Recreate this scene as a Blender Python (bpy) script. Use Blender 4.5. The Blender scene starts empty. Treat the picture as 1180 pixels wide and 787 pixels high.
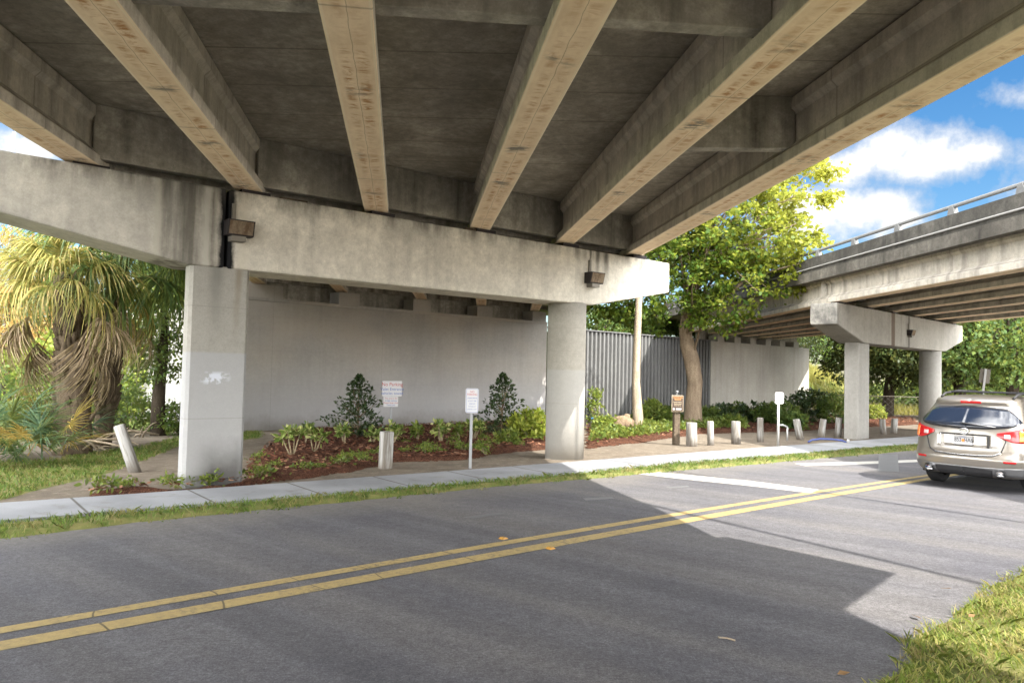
import bpy, bmesh, math, random
import numpy as np
from mathutils import Vector, Matrix, Euler
random.seed(7)
RNG = np.random.default_rng(11)
S = bpy.context.scene
COL = S.collection
R_ = math.radians

# ------------------------------------------------------------------ camera model (metres; x right, y ahead, z up)
PW, PH, FPX, CAMH = 1180, 787, 880.0, 1.95
PITCH, ROLL = R_(2.2), R_(1.3)
cF = np.array([0, math.cos(PITCH), math.sin(PITCH)])
_u = np.array([0, -math.sin(PITCH), math.cos(PITCH)]); _r = np.array([1., 0, 0])
cR = math.cos(ROLL) * _r + math.sin(ROLL) * _u
cU = -math.sin(ROLL) * _r + math.cos(ROLL) * _u
cC = np.array([0, 0, CAMH])
def ray(x, y): return cF * FPX + cR * (x - 590) - cU * (y - 393.5)
def at_z(x, y, z):
    d = ray(x, y); return cC + d * ((z - CAMH) / d[2])
def at_y(x, y, Y):
    d = ray(x, y); return cC + d * (Y / d[1])
N52 = np.array([-math.cos(R_(52)), math.sin(R_(52))]); U52 = np.array([math.sin(R_(52)), math.cos(R_(52))])
def sdist(x, y): return N52[0] * x + N52[1] * y - 12.1
def gh(x, y):
    s = sdist(x, y); return -0.025 * min(max(s, 0), 20) - .13 * min(max((x - 7) / 5, 0), 1) * min(max(s / 1.2, 0), 1)
def G(px, py):
    z = 0
    for i in range(8):
        p = at_z(px, py, z); z = gh(p[0], p[1])
    return p

# ------------------------------------------------------------------ object helpers
def tag(o, label=None, cat=None, group=None, kind=None):
    if label: o['label'] = label
    if cat: o['category'] = cat
    if group: o['group'] = group
    if kind: o['kind'] = kind
    return o
def empty(name, loc=(0, 0, 0), rz=0.0, label=None, cat=None, group=None):
    o = bpy.data.objects.new(name, None); COL.objects.link(o)
    o.location = loc; o.rotation_euler = (0, 0, rz); o.empty_display_size = .2
    return tag(o, label, cat, group)
def link(name, me, mats=None, parent=None, loc=None, rz=None):
    o = bpy.data.objects.new(name, me); COL.objects.link(o)
    if mats is not None:
        for m in (mats if isinstance(mats, (list, tuple)) else [mats]): me.materials.append(m)
    if parent is not None: o.parent = parent
    if loc is not None: o.location = loc
    if rz is not None: o.rotation_euler = (0, 0, rz)
    return o
def copy_tree(o, parent=None):
    c = o.copy(); COL.objects.link(c)
    if parent is not None: c.parent = parent
    for ch in list(o.children): copy_tree(ch, c)
    return c
class MB:
    def __init__(s): s.v = []; s.f = []; s.m = []; s.sm = []
    def add(s, vs, fs, m=0, smooth=False, M=None):
        b = len(s.v)
        for p in vs:
            p = Vector(p)
            s.v.append(tuple(M @ p) if M is not None else tuple(p))
        for f in fs: s.f.append([i + b for i in f]); s.m.append(m); s.sm.append(smooth)
        return s
    def box(s, c, d, m=0, M=None):
        x, y, z = c; a, b, h = d[0] / 2, d[1] / 2, d[2] / 2
        vs = [(x + i * a, y + j * b, z + k * h) for k in (-1, 1) for j in (-1, 1) for i in (-1, 1)]
        return s.add(vs, [(0, 2, 3, 1), (4, 5, 7, 6), (0, 1, 5, 4), (2, 6, 7, 3), (0, 4, 6, 2), (1, 3, 7, 5)], m, False, M)
    def prism(s, poly, z0, z1, m=0, M=None):       # polygon in (x,y), extruded in z
        n = len(poly)
        vs = [(p[0], p[1], z0) for p in poly] + [(p[0], p[1], z1) for p in poly]
        fs = [list(range(n))[::-1], list(range(n, 2 * n))] + [(i, (i + 1) % n, (i + 1) % n + n, i + n) for i in range(n)]
        return s.add(vs, fs, m, False, M)
    def prism_y(s, poly, y0, y1, m=0, M=None):     # polygon in (x,z), extruded in y
        n = len(poly)
        vs = [(p[0], y0, p[1]) for p in poly] + [(p[0], y1, p[1]) for p in poly]
        fs = [list(range(n)), list(range(n, 2 * n))[::-1]] + [(i, i + n, (i + 1) % n + n, (i + 1) % n) for i in range(n)]
        return s.add(vs, fs, m, False, M)
    def tube(s, pts, rad, n=8, m=0, caps=True, smooth=True, M=None):
        pts = [Vector(p) for p in pts]
        rad = rad if isinstance(rad, (list, tuple)) else [rad] * len(pts)
        vs = []; fs = []; up = None
        for i, p in enumerate(pts):
            d = (pts[min(i + 1, len(pts) - 1)] - pts[max(i - 1, 0)])
            d = d.normalized() if d.length > 1e-9 else Vector((0, 0, 1))
            if up is None:
                up = Vector((1, 0, 0)) if abs(d.x) < .9 else Vector((0, 1, 0))
            a = (up - d * up.dot(d)).normalized(); b = d.cross(a); up = a
            for k in range(n):
                t = 2 * math.pi * k / n
                vs.append(p + (a * math.cos(t) + b * math.sin(t)) * rad[i])
        for i in range(len(pts) - 1):
            for k in range(n):
                fs.append((i * n + k, i * n + (k + 1) % n, (i + 1) * n + (k + 1) % n, (i + 1) * n + k))
        s.add(vs, fs, m, smooth, M)
        if caps:
            b = len(s.v) - len(vs)
            s.f.append([b + k for k in range(n)][::-1]); s.m.append(m); s.sm.append(False)
            s.f.append([b + (len(pts) - 1) * n + k for k in range(n)]); s.m.append(m); s.sm.append(False)
        return s
    def mesh(s, name):
        me = bpy.data.meshes.new(name); me.from_pydata(s.v, [], s.f)
        me.polygons.foreach_set('material_index', s.m); me.polygons.foreach_set('use_smooth', s.sm)
        bm = bmesh.new(); bm.from_mesh(me); bmesh.ops.recalc_face_normals(bm, faces=bm.faces); bm.to_mesh(me); bm.free()
        me.update(); return me
    def build(s, name, mats, parent=None, loc=None, rz=None, bevel=0):
        o = link(name, s.mesh(name), mats, parent, loc, rz)
        if bevel:
            b = o.modifiers.new('edge', 'BEVEL'); b.width = bevel; b.segments = 2; b.limit_method = 'ANGLE'; b.angle_limit = R_(35)
        return o
def arr_mesh(name, V, k, smooth=False):            # V (n*k,3): n separate k-gons
    n = len(V) // k
    me = bpy.data.meshes.new(name)
    me.vertices.add(n * k); me.vertices.foreach_set('co', np.ascontiguousarray(V, dtype=np.float32).ravel())
    me.loops.add(n * k); me.loops.foreach_set('vertex_index', np.arange(n * k, dtype=np.int32))
    me.polygons.add(n); me.polygons.foreach_set('loop_start', np.arange(0, n * k, k, dtype=np.int32))
    me.polygons.foreach_set('loop_total', np.full(n, k, dtype=np.int32))
    me.update(calc_edges=True); return me
def text(body, size, mat, parent, loc, name='lettering', align='CENTER', rot=(R_(90), 0, 0), sx=1.0):
    c = bpy.data.curves.new('t', 'FONT'); c.body = body; c.size = size; c.align_x = align; c.align_y = 'CENTER'; c.extrude = .001
    t = bpy.data.objects.new('t', c); COL.objects.link(t)
    me = bpy.data.meshes.new_from_object(t.evaluated_get(bpy.context.evaluated_depsgraph_get()))
    bpy.data.objects.remove(t)
    me.transform(Matrix.Translation(loc) @ Euler(rot).to_matrix().to_4x4() @ Matrix.Diagonal((sx, 1, 1, 1)))
    return link(name, me, mat, parent)

# ------------------------------------------------------------------ materials
class Mat:
    def __init__(s, name, rough=.85, spec=.25, metal=0):
        s.m = bpy.data.materials.new(name); s.m.use_nodes = True; s.nt = s.m.node_tree
        s.b = s.nt.nodes['Principled BSDF']
        s.b.inputs['Roughness'].default_value = rough; s.b.inputs['Specular IOR Level'].default_value = spec
        s.b.inputs['Metallic'].default_value = metal; s._o = None
    def n(s, t, ins=None, **pr):
        nd = s.nt.nodes.new('ShaderNode' + t)
        for k, v in pr.items(): setattr(nd, k, v)
        for k, v in (ins or {}).items(): s.put(nd.inputs[k], v)
        return nd
    def put(s, sock, v):
        if isinstance(v, bpy.types.NodeSocket): s.nt.links.new(v, sock)
        elif isinstance(v, (tuple, list)) and sock.type == 'RGBA': sock.default_value = (*v[:3], 1)
        else: sock.default_value = v
    def co(s):
        if s._o is None: s._o = s.n('TexCoord').outputs['Object']
        return s._o
    def nco(s):
        if getattr(s, '_n', None) is None:
            r = s.math('MULTIPLY', s.n('ObjectInfo').outputs['Random'], 53.0)
            s._n = s.n('VectorMath', {0: s.co(), 1: r}, operation='ADD').outputs[0]
        return s._n
    def pos(s): return s.n('NewGeometry').outputs['Position']
    def mapv(s, scale=(1, 1, 1), vec=None, loc=(0, 0, 0), rot=(0, 0, 0)):
        return s.n('Mapping', {'Vector': vec or s.co(), 'Scale': scale, 'Location': loc, 'Rotation': rot}).outputs[0]
    def noise(s, scale, detail=5, rough=.55, vec=None, st=None, dist=0, loc=(0, 0, 0)):
        v = vec or s.nco()
        if st or loc != (0, 0, 0): v = s.mapv(st or (1, 1, 1), v, loc)
        return s.n('TexNoise', {'Vector': v, 'Scale': scale, 'Detail': detail, 'Roughness': rough, 'Distortion': dist}).outputs[0]
    def ramp(s, fac, stops, interp='LINEAR'):
        nd = s.n('ValToRGB', {'Fac': fac}); cr = nd.color_ramp; cr.interpolation = interp
        while len(cr.elements) < len(stops): cr.elements.new(.5)
        for e, (p, c) in zip(cr.elements, stops):
            e.position = p; e.color = (c, c, c, 1) if isinstance(c, (int, float)) else (*c[:3], 1)
        return nd.outputs[0]
    def mix(s, a, b, f, mode='MIX'):
        nd = s.n('Mix', data_type='RGBA', blend_type=mode); s.put(nd.inputs[0], f); s.put(nd.inputs[6], a); s.put(nd.inputs[7], b)
        return nd.outputs[2]
    def math(s, op, a, b=0.0, clamp=False, c=None):
        nd = s.n('Math', operation=op, use_clamp=clamp); s.put(nd.inputs[0], a); s.put(nd.inputs[1], b)
        if c is not None: s.put(nd.inputs[2], c)
        return nd.outputs[0]
    def xyz(s, vec=None):
        return s.n('SeparateXYZ', {0: vec or s.co()}).outputs
    def near(s, v, c, w0, w1):                      # 1 inside |v-c|<w0, 0 outside w1
        d = s.math('ABSOLUTE', s.math('SUBTRACT', v, c))
        nd = s.n('MapRange', {'Value': d, 'From Min': w0, 'From Max': w1, 'To Min': 1.0, 'To Max': 0.0}); return nd.outputs[0]
    def rng(s, v, a, b, c=0., d=1.):
        return s.n('MapRange', {'Value': v, 'From Min': a, 'From Max': b, 'To Min': c, 'To Max': d}).outputs[0]
    def base(s, c): s.put(s.b.inputs['Base Color'], c); return s
    def rough(s, v): s.put(s.b.inputs['Roughness'], v); return s
    def bump(s, h, strength=.3, dist=.01):
        s.nt.links.new(s.n('Bump', {'Height': h, 'Strength': strength, 'Distance': dist}).outputs[0], s.b.inputs['Normal']); return s
    def rand(s): return s.n('NewGeometry').outputs['Random Per Island']

def plain(name, c, rough=.6, spec=.3, metal=0, var=.12, scale=9):
    m = Mat(name, rough, spec, metal)
    n = m.noise(scale, 5, .6)
    m.base(m.mix(tuple(x * (1 - var) for x in c), tuple(min(1, x * (1 + var)) for x in c), n)); m.bump(m.noise(scale * 8, 3), .08, .005)
    return m.m
def concrete(name, c1, c2, dark=(.10, .09, .075), streak=.6, blotch=.5, extra=None, grain=.35, st=(2.2, 2.2, .16)):
    # big and mid mottling, vertical streaks, pits and fine grain
    m = Mat(name, .88, .2)
    big = m.noise(.55, 6, .6); mid = m.noise(3.1, 7, .65); fine = m.noise(38, 4, .7)
    col = m.mix(c1, c2, m.ramp(big, [(.35, 0), (.66, 1)]))
    s1 = m.ramp(m.noise(1.0, 5, .6, st=st), [(.47, 0), (.72, 1)])
    col = m.mix(col, dark, m.math('MULTIPLY', s1, streak))
    b1 = m.ramp(mid, [(.50, 0), (.78, 1)])
    col = m.mix(col, m.mix(dark, c1, .45), m.math('MULTIPLY', b1, blotch))
    sp_ = m.ramp(m.noise(7.5, 8, .75, loc=(3, 7, 1)), [(.36, .72), (.52, 1.0), (.66, 1.22)])
    col = m.mix(col, sp_, blotch * .9 + .15, 'MULTIPLY')
    cloud = m.ramp(m.noise(1.5, 7, .7, loc=(9, 2, 5), dist=.6), [(.40, 0), (.62, 1)])
    col = m.mix(col, m.mix(dark, c2, .5), m.math('MULTIPLY', cloud, blotch * .75))
    pits = m.ramp(m.noise(21, 2, .5), [(.66, 0), (.76, 1)])
    col = m.mix(col, dark, m.math('MULTIPLY', pits, .22))
    col = m.mix(col, m.ramp(fine, [(.25, .55), (.75, 1.25)]), grain, 'MULTIPLY')
    if extra: col = extra(m, col)
    m.base(col); m.bump(m.math('ADD', fine, m.math('MULTIPLY', mid, 1.5)), .25, .012)
    return m.m

def cap_marks(m, col):
    x, y, z = m.xyz()
    wob = m.math('MULTIPLY', m.math('SUBTRACT', m.noise(3.0, 5, .7, st=(1, 1, .6)), .5), .16)
    xw = m.math('ADD', x, wob)
    down = m.rng(z, 3.5, 4.9, .35, 1.0)
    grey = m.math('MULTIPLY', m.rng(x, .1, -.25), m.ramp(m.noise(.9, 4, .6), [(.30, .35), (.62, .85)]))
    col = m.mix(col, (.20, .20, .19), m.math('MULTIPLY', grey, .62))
    pale = m.near(xw, -.98, .02, .10)
    dk = m.math('MULTIPLY', m.near(x, -.5, .38, .56), m.ramp(m.noise(5, 4, .6, st=(1, 1, .08)), [(.3, .25), (.6, 1)]))
    col = m.mix(col, (.060, .054, .042), m.math('MULTIPLY', dk, .78))
    col = m.mix(col, (.42, .40, .34), m.math('MULTIPLY', pale, .7))
    pale2 = m.near(xw, -.22, .03, .10)
    col = m.mix(col, (.42, .40, .35), m.math('MULTIPLY', pale2, .75))
    blk = m.near(xw, .10, .085, .15)
    col = m.mix(col, (.008, .008, .009), blk)
    pale3 = m.near(xw, .38, .02, .12)
    col = m.mix(col, (.50, .46, .38), m.math('MULTIPLY', pale3, .5))
    for xx, w in ((8.85, .05), (9.14, .06), (8.62, .03)):
        sk = m.math('MULTIPLY', m.near(xw, xx, w * .5, w * 1.8), m.rng(z, 4.05, 4.75))
        col = m.mix(col, (.045, .038, .030), m.math('MULTIPLY', sk, .8))
    endd = m.math('MULTIPLY', m.rng(xw, 11.05, 11.45), .35)
    col = m.mix(col, (.30, .24, .17), endd)
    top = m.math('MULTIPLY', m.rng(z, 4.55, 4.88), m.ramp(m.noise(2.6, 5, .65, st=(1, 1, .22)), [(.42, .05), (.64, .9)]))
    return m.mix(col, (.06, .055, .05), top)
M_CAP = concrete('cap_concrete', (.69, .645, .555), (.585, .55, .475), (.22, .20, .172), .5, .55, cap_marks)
def col_marks(m, col):
    x, y, z = m.xyz()
    w = m.math('MULTIPLY', m.math('SUBTRACT', m.noise(2.0, 5, .6), .5), .5)
    paint = m.rng(m.math('ADD', z, m.math('MULTIPLY', w, .05)), 2.16, 2.12)
    col = m.mix(col, (.30, .305, .318), m.math('MULTIPLY', paint, .62))
    pw = m.math('MULTIPLY', m.near(z, 1.72, .06, .12), m.near(m.math('ADD', x, w), .0, .1, .3))
    col = m.mix(col, (.50, .52, .58), m.math('MULTIPLY', pw, m.ramp(m.noise(7, 4, .6), [(.45, 0), (.52, .9)])))
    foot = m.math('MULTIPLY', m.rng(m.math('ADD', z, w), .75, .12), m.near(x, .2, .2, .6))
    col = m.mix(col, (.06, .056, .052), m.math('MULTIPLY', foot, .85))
    for zz in (1.05, 2.9): col = m.mix(col, (.17, .16, .145), m.math('MULTIPLY', m.near(z, zz, .002, .012), .4))
    ht = m.rng(z, 2.25, 3.4)
    for xx, ww, cc in ((-.02, .10, (.16, .155, .14)), (.33, .05, (.20, .17, .13))):
        k = m.math('MULTIPLY', m.math('MULTIPLY', m.near(m.math('ADD', x, m.math('MULTIPLY', w, .3)), xx, ww * .4, ww * 1.6), ht), .75)
        col = m.mix(col, cc, k)
    return col
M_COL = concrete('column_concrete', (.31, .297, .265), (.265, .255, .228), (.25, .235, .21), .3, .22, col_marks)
def round_marks(m, col):
    x, y, z = m.xyz(); w = m.math('MULTIPLY', m.math('SUBTRACT', m.noise(2.0, 5, .6), .5), .4)
    paint = m.rng(m.math('ADD', z, m.math('MULTIPLY', w, .05)), 2.02, 1.98); col = m.mix(col, (.32, .317, .305), m.math('MULTIPLY', paint, .5))
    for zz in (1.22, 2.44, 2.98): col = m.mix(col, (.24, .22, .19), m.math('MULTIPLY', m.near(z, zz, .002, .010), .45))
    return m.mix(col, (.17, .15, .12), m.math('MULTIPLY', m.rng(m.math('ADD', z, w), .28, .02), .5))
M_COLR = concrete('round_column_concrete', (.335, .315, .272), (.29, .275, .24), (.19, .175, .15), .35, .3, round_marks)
M_COL2 = concrete('far_column_concrete', (.35, .34, .315), (.30, .29, .27), (.18, .17, .155), .3, .25)
M_CAP2 = concrete('far_cap_concrete', (.50, .46, .385), (.42, .395, .34), (.16, .15, .13), .45, .4)
def girder_marks(m, col):
    x, y, z = m.xyz()
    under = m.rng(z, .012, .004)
    bounce_warm = m.mix((.84, .67, .47), (.70, .535, .355), m.ramp(m.noise(2.2, 7, .7, st=(2, .7, 1)), [(.35, 0), (.65, 1)]))
    col = m.mix(col, bounce_warm, m.math('MULTIPLY', under, .88))  # underside coloured paler and warmer: bounced road light over its own tone
    rustn = m.ramp(m.noise(1.0, 5, .7, st=(3.0, 7.0, 1), dist=1.2), [(.45, 0), (.62, 1)])
    patch = m.ramp(m.noise(.8, 3, .5, st=(1, .6, 1)), [(.38, .3), (.55, 1)])
    bands = m.math('ADD', m.near(x, .085, .03, .085), m.near(x, -.075, .02, .07), True)
    rust = m.math('MULTIPLY', m.math('MULTIPLY', rustn, bands), m.math('MULTIPLY', patch, under))
    col = m.mix(col, (.36, .16, .05), m.math('MULTIPLY', rust, .9))
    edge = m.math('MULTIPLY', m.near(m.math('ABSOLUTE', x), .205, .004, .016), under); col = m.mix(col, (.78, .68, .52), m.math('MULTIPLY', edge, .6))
    crk = m.math('MULTIPLY', m.near(m.math('ADD', x, m.math('MULTIPLY', m.math('SUBTRACT', m.noise(2.5, 4), .5), .06)), 0.005, .001, .006), under)
    col = m.mix(col, (.16, .11, .07), m.math('MULTIPLY', crk, .55))
    f = m.math('FRACT', m.math('ADD', m.math('MULTIPLY', m.math('ADD', y, m.math('MULTIPLY', m.noise(.35, 2), 5.0)), .36), m.math('MULTIPLY', m.n('ObjectInfo').outputs['Random'], 7.3)))
    sm = m.math('MULTIPLY', m.math('MULTIPLY', m.near(f, .5, .02, .09), m.ramp(m.noise(.7, 2, .5), [(.44, 0), (.52, 1)])), m.ramp(m.noise(4.5, 5, .7, st=(1, 2.2, 1)), [(.46, 0), (.56, 1)]))
    col = m.mix(col, (.21, .185, .15), m.math('MULTIPLY', m.math('MULTIPLY', sm, under), m.near(x, 0, .1, .2)))
    ln = m.math('MULTIPLY', m.near(z, .20, .004, .014), .55)
    col = m.mix(col, (.07, .06, .05), ln)
    fj = m.math('FRACT', m.math('ADD', m.math('MULTIPLY', y, .17), m.math('MULTIPLY', m.n('ObjectInfo').outputs['Random'], 3.7)))
    col = m.mix(col, (.12, .10, .085), m.math('MULTIPLY', m.near(fj, .5, .0, .004), .5))
    return col
M_GIRD = concrete('girder_concrete', (.60, .55, .47), (.49, .45, .385), (.12, .108, .092), .6, .5, girder_marks, .3, (2.0, 3.0, .25))
def deck_marks(m, col):
    x, y, z = m.xyz()
    f = m.math('FRACT', m.math('MULTIPLY', y, .8))
    seam = m.near(f, .5, .004, .02)
    return m.mix(col, m.mix((.20, .17, .13), (.03, .025, .02), m.noise(1.2, 2)), m.math('MULTIPLY', seam, .6))
M_DECK = concrete('deck_concrete', (.46, .415, .345), (.29, .26, .215), (.09, .08, .066), .35, .85, deck_marks, .4, (2, .7, 1))
M_DIA = concrete('diaphragm_concrete', (.50, .465, .40), (.34, .315, .27), (.07, .063, .053), .9, .9)
M_PARA = concrete('parapet_concrete', (.17, .156, .132), (.11, .10, .085), (.025, .023, .02), .9, .9, None, .5, (3.5, 1.4, .15))
M_PARATOP = concrete('weathered_parapet_concrete', (.11, .103, .089), (.065, .061, .053), (.012, .0115, .011), .9, .9, None, .5, (3.5, 1.6, .12))
def wall_marks(m, col):
    x, y, z = m.xyz()
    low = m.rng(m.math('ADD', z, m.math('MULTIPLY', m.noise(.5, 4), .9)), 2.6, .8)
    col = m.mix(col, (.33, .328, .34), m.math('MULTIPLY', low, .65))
    wash = m.ramp(m.noise(.33, 4, .55), [(.42, 0), (.62, 1)])
    col = m.mix(col, (.42, .37, .31), m.math('MULTIPLY', m.math('MULTIPLY', wash, m.rng(z, 1.2, 3.2)), .5))
    for xx in (.4, 5.2, 10.0): col = m.mix(col, (.12, .11, .10), m.math('MULTIPLY', m.near(x, xx, .003, .012), .3))
    for zz in (1.25, 2.5, 3.75): col = m.mix(col, (.22, .205, .185), m.math('MULTIPLY', m.near(z, zz, .003, .012), .18))
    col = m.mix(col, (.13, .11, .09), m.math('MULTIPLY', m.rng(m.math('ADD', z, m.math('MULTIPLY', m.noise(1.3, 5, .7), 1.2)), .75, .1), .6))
    band = m.ramp(m.noise(.6, 3, .5, st=(.25, 1, 2.4)), [(.5, 0), (.7, 1)])
    return m.mix(col, (.37, .355, .335), m.math('MULTIPLY', band, .35))
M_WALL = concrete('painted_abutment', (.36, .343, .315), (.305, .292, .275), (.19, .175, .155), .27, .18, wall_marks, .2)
M_WALL2 = concrete('far_abutment_paint', (.42, .40, .36), (.36, .345, .315), (.23, .21, .18), .4, .2, None, .2)

m = Mat('asphalt', .82, .3)
P = m.pos()
agg = m.noise(95, 3, .75, P); mid = m.noise(7, 6, .65, P); big = m.noise(.45, 5, .6, P, st=(1, 1, 1))
rotv = m.mapv((1, 1, 1), P, rot=(0, 0, R_(40)))
lane = m.noise(1.0, 3, .5, rotv, st=(.05, .9, 1))
c = m.mix((.084, .083, .093), (.117, .114, .119), m.ramp(big, [(.35, 0), (.68, 1)]))
c = m.mix(c, (.15, .14, .132), m.math('MULTIPLY', m.ramp(lane, [(.45, 0), (.68, 1)]), .55))
c = m.mix(c, m.ramp(agg, [(.28, .45), (.5, .95), (.74, 1.75)]), .75, 'MULTIPLY')
spk = m.ramp(m.noise(55, 2, .5, P), [(.70, 0), (.76, 1)])
c = m.mix(c, (.26, .245, .23), m.math('MULTIPLY', spk, .5))
c = m.mix(c, m.ramp(mid, [(.3, .78), (.7, 1.2)]), .6, 'MULTIPLY')
grit = m.noise(38, 3, .8, P); c = m.mix(c, m.ramp(grit, [(.30, .45), (.5, 1.0), (.68, 1.6)]), .65, 'MULTIPLY')
trk = m.noise(1.0, 4, .6, rotv, st=(.03, 2.6, 1)); c = m.mix(c, m.ramp(trk, [(.38, .82), (.62, 1.12)]), .7, 'MULTIPLY')
drip = m.ramp(m.noise(5.5, 3, .6, P), [(.70, 0), (.76, .5)]); c = m.mix(c, (.05, .048, .048), drip)
sde = m.n('VectorMath', {0: P, 1: (N52[0], N52[1], 0)}, operation='DOT_PRODUCT').outputs['Value']; dust = m.math('MULTIPLY', m.rng(m.math('ADD', sde, m.math('MULTIPLY', m.math('SUBTRACT', m.noise(1.1, 5, .7, P), .5), 1.4)), 9.1, 10.1), .6); c = m.mix(c, m.mix((.20, .185, .165), (.13, .12, .108), m.noise(6, 5, .7, P)), dust)
gr2 = m.noise(13, 5, .75, P); c = m.mix(c, m.ramp(gr2, [(.32, .72), (.66, 1.28)]), .7, 'MULTIPLY')
stn = m.ramp(m.noise(.9, 5, .65, P), [(.58, 0), (.74, .55)]); c = m.mix(c, (.085, .08, .08), stn)
m.base(c); m.bump(m.math('ADD', agg, grit), .6, .006); M_ROAD = m.m

def paint(name, c1, c2, wear=.5, joints=False):
    m = Mat(name, .6, .3); P = m.pos()
    w = m.math('MULTIPLY', m.ramp(m.noise(16, 7, .78, P), [(.46, 0), (.62, 1)]), m.ramp(m.noise(1.3, 3, .5, P), [(.35, .25), (.65, 1)]))
    col = m.mix(c1, c2, m.noise(2.5, 4, .6, P))
    col = m.mix(col, (.10, .09, .08), m.math('MULTIPLY', w, wear))
    ag = m.ramp(m.noise(90, 2, .7, P), [(.3, .7), (.7, 1.2)]); col = m.mix(col, ag, .5, 'MULTIPLY')
    if joints:
        d = m.n('VectorMath', {0: P, 1: (.762, .648, 0)}, operation='DOT_PRODUCT').outputs['Value']
        d = m.math('ADD', d, m.math('MULTIPLY', m.noise(.7, 1, .5, P), 1.1))
        f = m.math('FRACT', m.math('MULTIPLY', d, 1.25)); col = m.mix(col, (.09, .075, .05), m.math('MULTIPLY', m.near(f, .5, .006, .014), .9))
    m.base(col); m.bump(m.noise(90, 2, .7, P), .35, .004); return m.m
M_YEL = paint('yellow_road_paint', (.41, .315, .14), (.33, .25, .11), .85, True)
M_WHT = paint('white_road_paint', (.46, .445, .41), (.38, .37, .345), .45)
M_OLDPATCH = paint('pale_patch', (.145, .148, .155), (.115, .118, .122), .45)

m = Mat('sidewalk_concrete', .9, .2); P = m.pos()
c = m.mix((.28, .287, .30), (.225, .231, .243), m.noise(.9, 6, .6, P))
c = m.mix(c, m.ramp(m.noise(60, 3, .7, P), [(.3, .8), (.7, 1.15)]), .6, 'MULTIPLY')
d = m.n('VectorMath', {0: P, 1: (.788, .616, 0)}, operation='DOT_PRODUCT').outputs['Value']
f = m.math('FRACT', m.math('ADD', m.math('MULTIPLY', d, 1 / 1.55), .33))
c = m.mix(c, (.10, .095, .085), m.near(f, .5, .006, .016))
st = m.ramp(m.noise(2.3, 5, .7, P), [(.55, 0), (.75, 1)]); c = m.mix(c, (.15, .135, .115), m.math('MULTIPLY', st, .65))
bl = m.ramp(m.noise(.8, 3, .5, P, loc=(4, 9, 0)), [(.4, .82), (.6, 1.1)]); c = m.mix(c, bl, .8, 'MULTIPLY')
m.base(c); m.bump(m.noise(60, 3, .7, P), .25, .005); M_SIDE = m.m

m = Mat('sandy_soil', .95, .1); P = m.pos()
c = m.mix((.185, .155, .12), (.125, .104, .082), m.ramp(m.noise(1.6, 7, .65, P), [(.32, 0), (.68, 1)]))
c = m.mix(c, (.26, .225, .18), m.ramp(m.noise(5.5, 6, .7, P), [(.52, 0), (.70, .9)]))
c = m.mix(c, (.06, .045, .03), m.ramp(m.noise(24, 4, .7, P), [(.58, 0), (.70, .8)]))
px, py, pz = m.xyz(P)
sd = m.n('VectorMath', {0: P, 1: (N52[0], N52[1], 0)}, operation='DOT_PRODUCT').outputs['Value']
grs = m.mix((.055, .085, .02), (.10, .12, .03), m.noise(.8, 6, .65, P))
grs = m.mix(grs, (.20, .17, .07), m.ramp(m.noise(.25, 4, .6, P), [(.5, 0), (.68, .7)]))
farmask = m.rng(m.math('ADD', sd, m.math('MULTIPLY', m.noise(.5, 4, .6, P), 4.)), 30., 33.)
leftm = m.rng(m.math('ADD', px, m.math('MULTIPLY', m.noise(.5, 4, .6, P), 3.)), -11.5, -13.5)
nearm = m.rng(sd, -40, -48)
c = m.mix(c, grs, m.math('MAXIMUM', m.math('MAXIMUM', farmask, leftm), nearm))
bounce_sand = m.rng(sd, 4.5, 3.5); c = m.mix(c, m.mix((.44, .405, .35), (.34, .31, .265), m.noise(.6, 5, .6, P)), m.math('MULTIPLY', bounce_sand, m.math('SUBTRACT', 1.0, leftm)))  # pale sand behind the camera, added to bounce light up under the deck
m.base(c); m.bump(m.math('ADD', m.noise(24, 5, .7, P), m.math('MULTIPLY', m.noise(4, 4, .6, P), 2)), .7, .03); M_SOIL = m.m

m = Mat('red_mulch', .95, .1); P = m.pos()
v = m.n('TexVoronoi', {'Vector': m.mapv((1, 1, 1), m.n('VectorMath', {0: P, 1: m.n('TexNoise', {'Vector': P, 'Scale': 9, 'Detail': 4}).outputs[1]}, operation='ADD').outputs[0]), 'Scale': 17}).outputs['Color']
vv = m.n('SeparateColor', {0: v}).outputs[0]
c = m.ramp(vv, [(.0, (.022, .010, .007)), (.35, (.078, .034, .021)), (.7, (.135, .06, .037)), (1., (.21, .105, .066))])
c = m.mix(c, m.ramp(m.noise(2.2, 5, .6, P), [(.3, .6), (.7, 1.25)]), .8, 'MULTIPLY')
m.base(c); m.bump(m.math('ADD', vv, m.noise(30, 3, .7, P)), .9, .03); M_MULCH = m.m
m = Mat('wood_chip', .9, .1); m.base(m.ramp(m.rand(), [(0, (.035, .015, .010)), (.4, (.11, .045, .027)), (.75, (.185, .08, .047)), (1, (.28, .165, .105))])); M_CHIP = m.m

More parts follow.
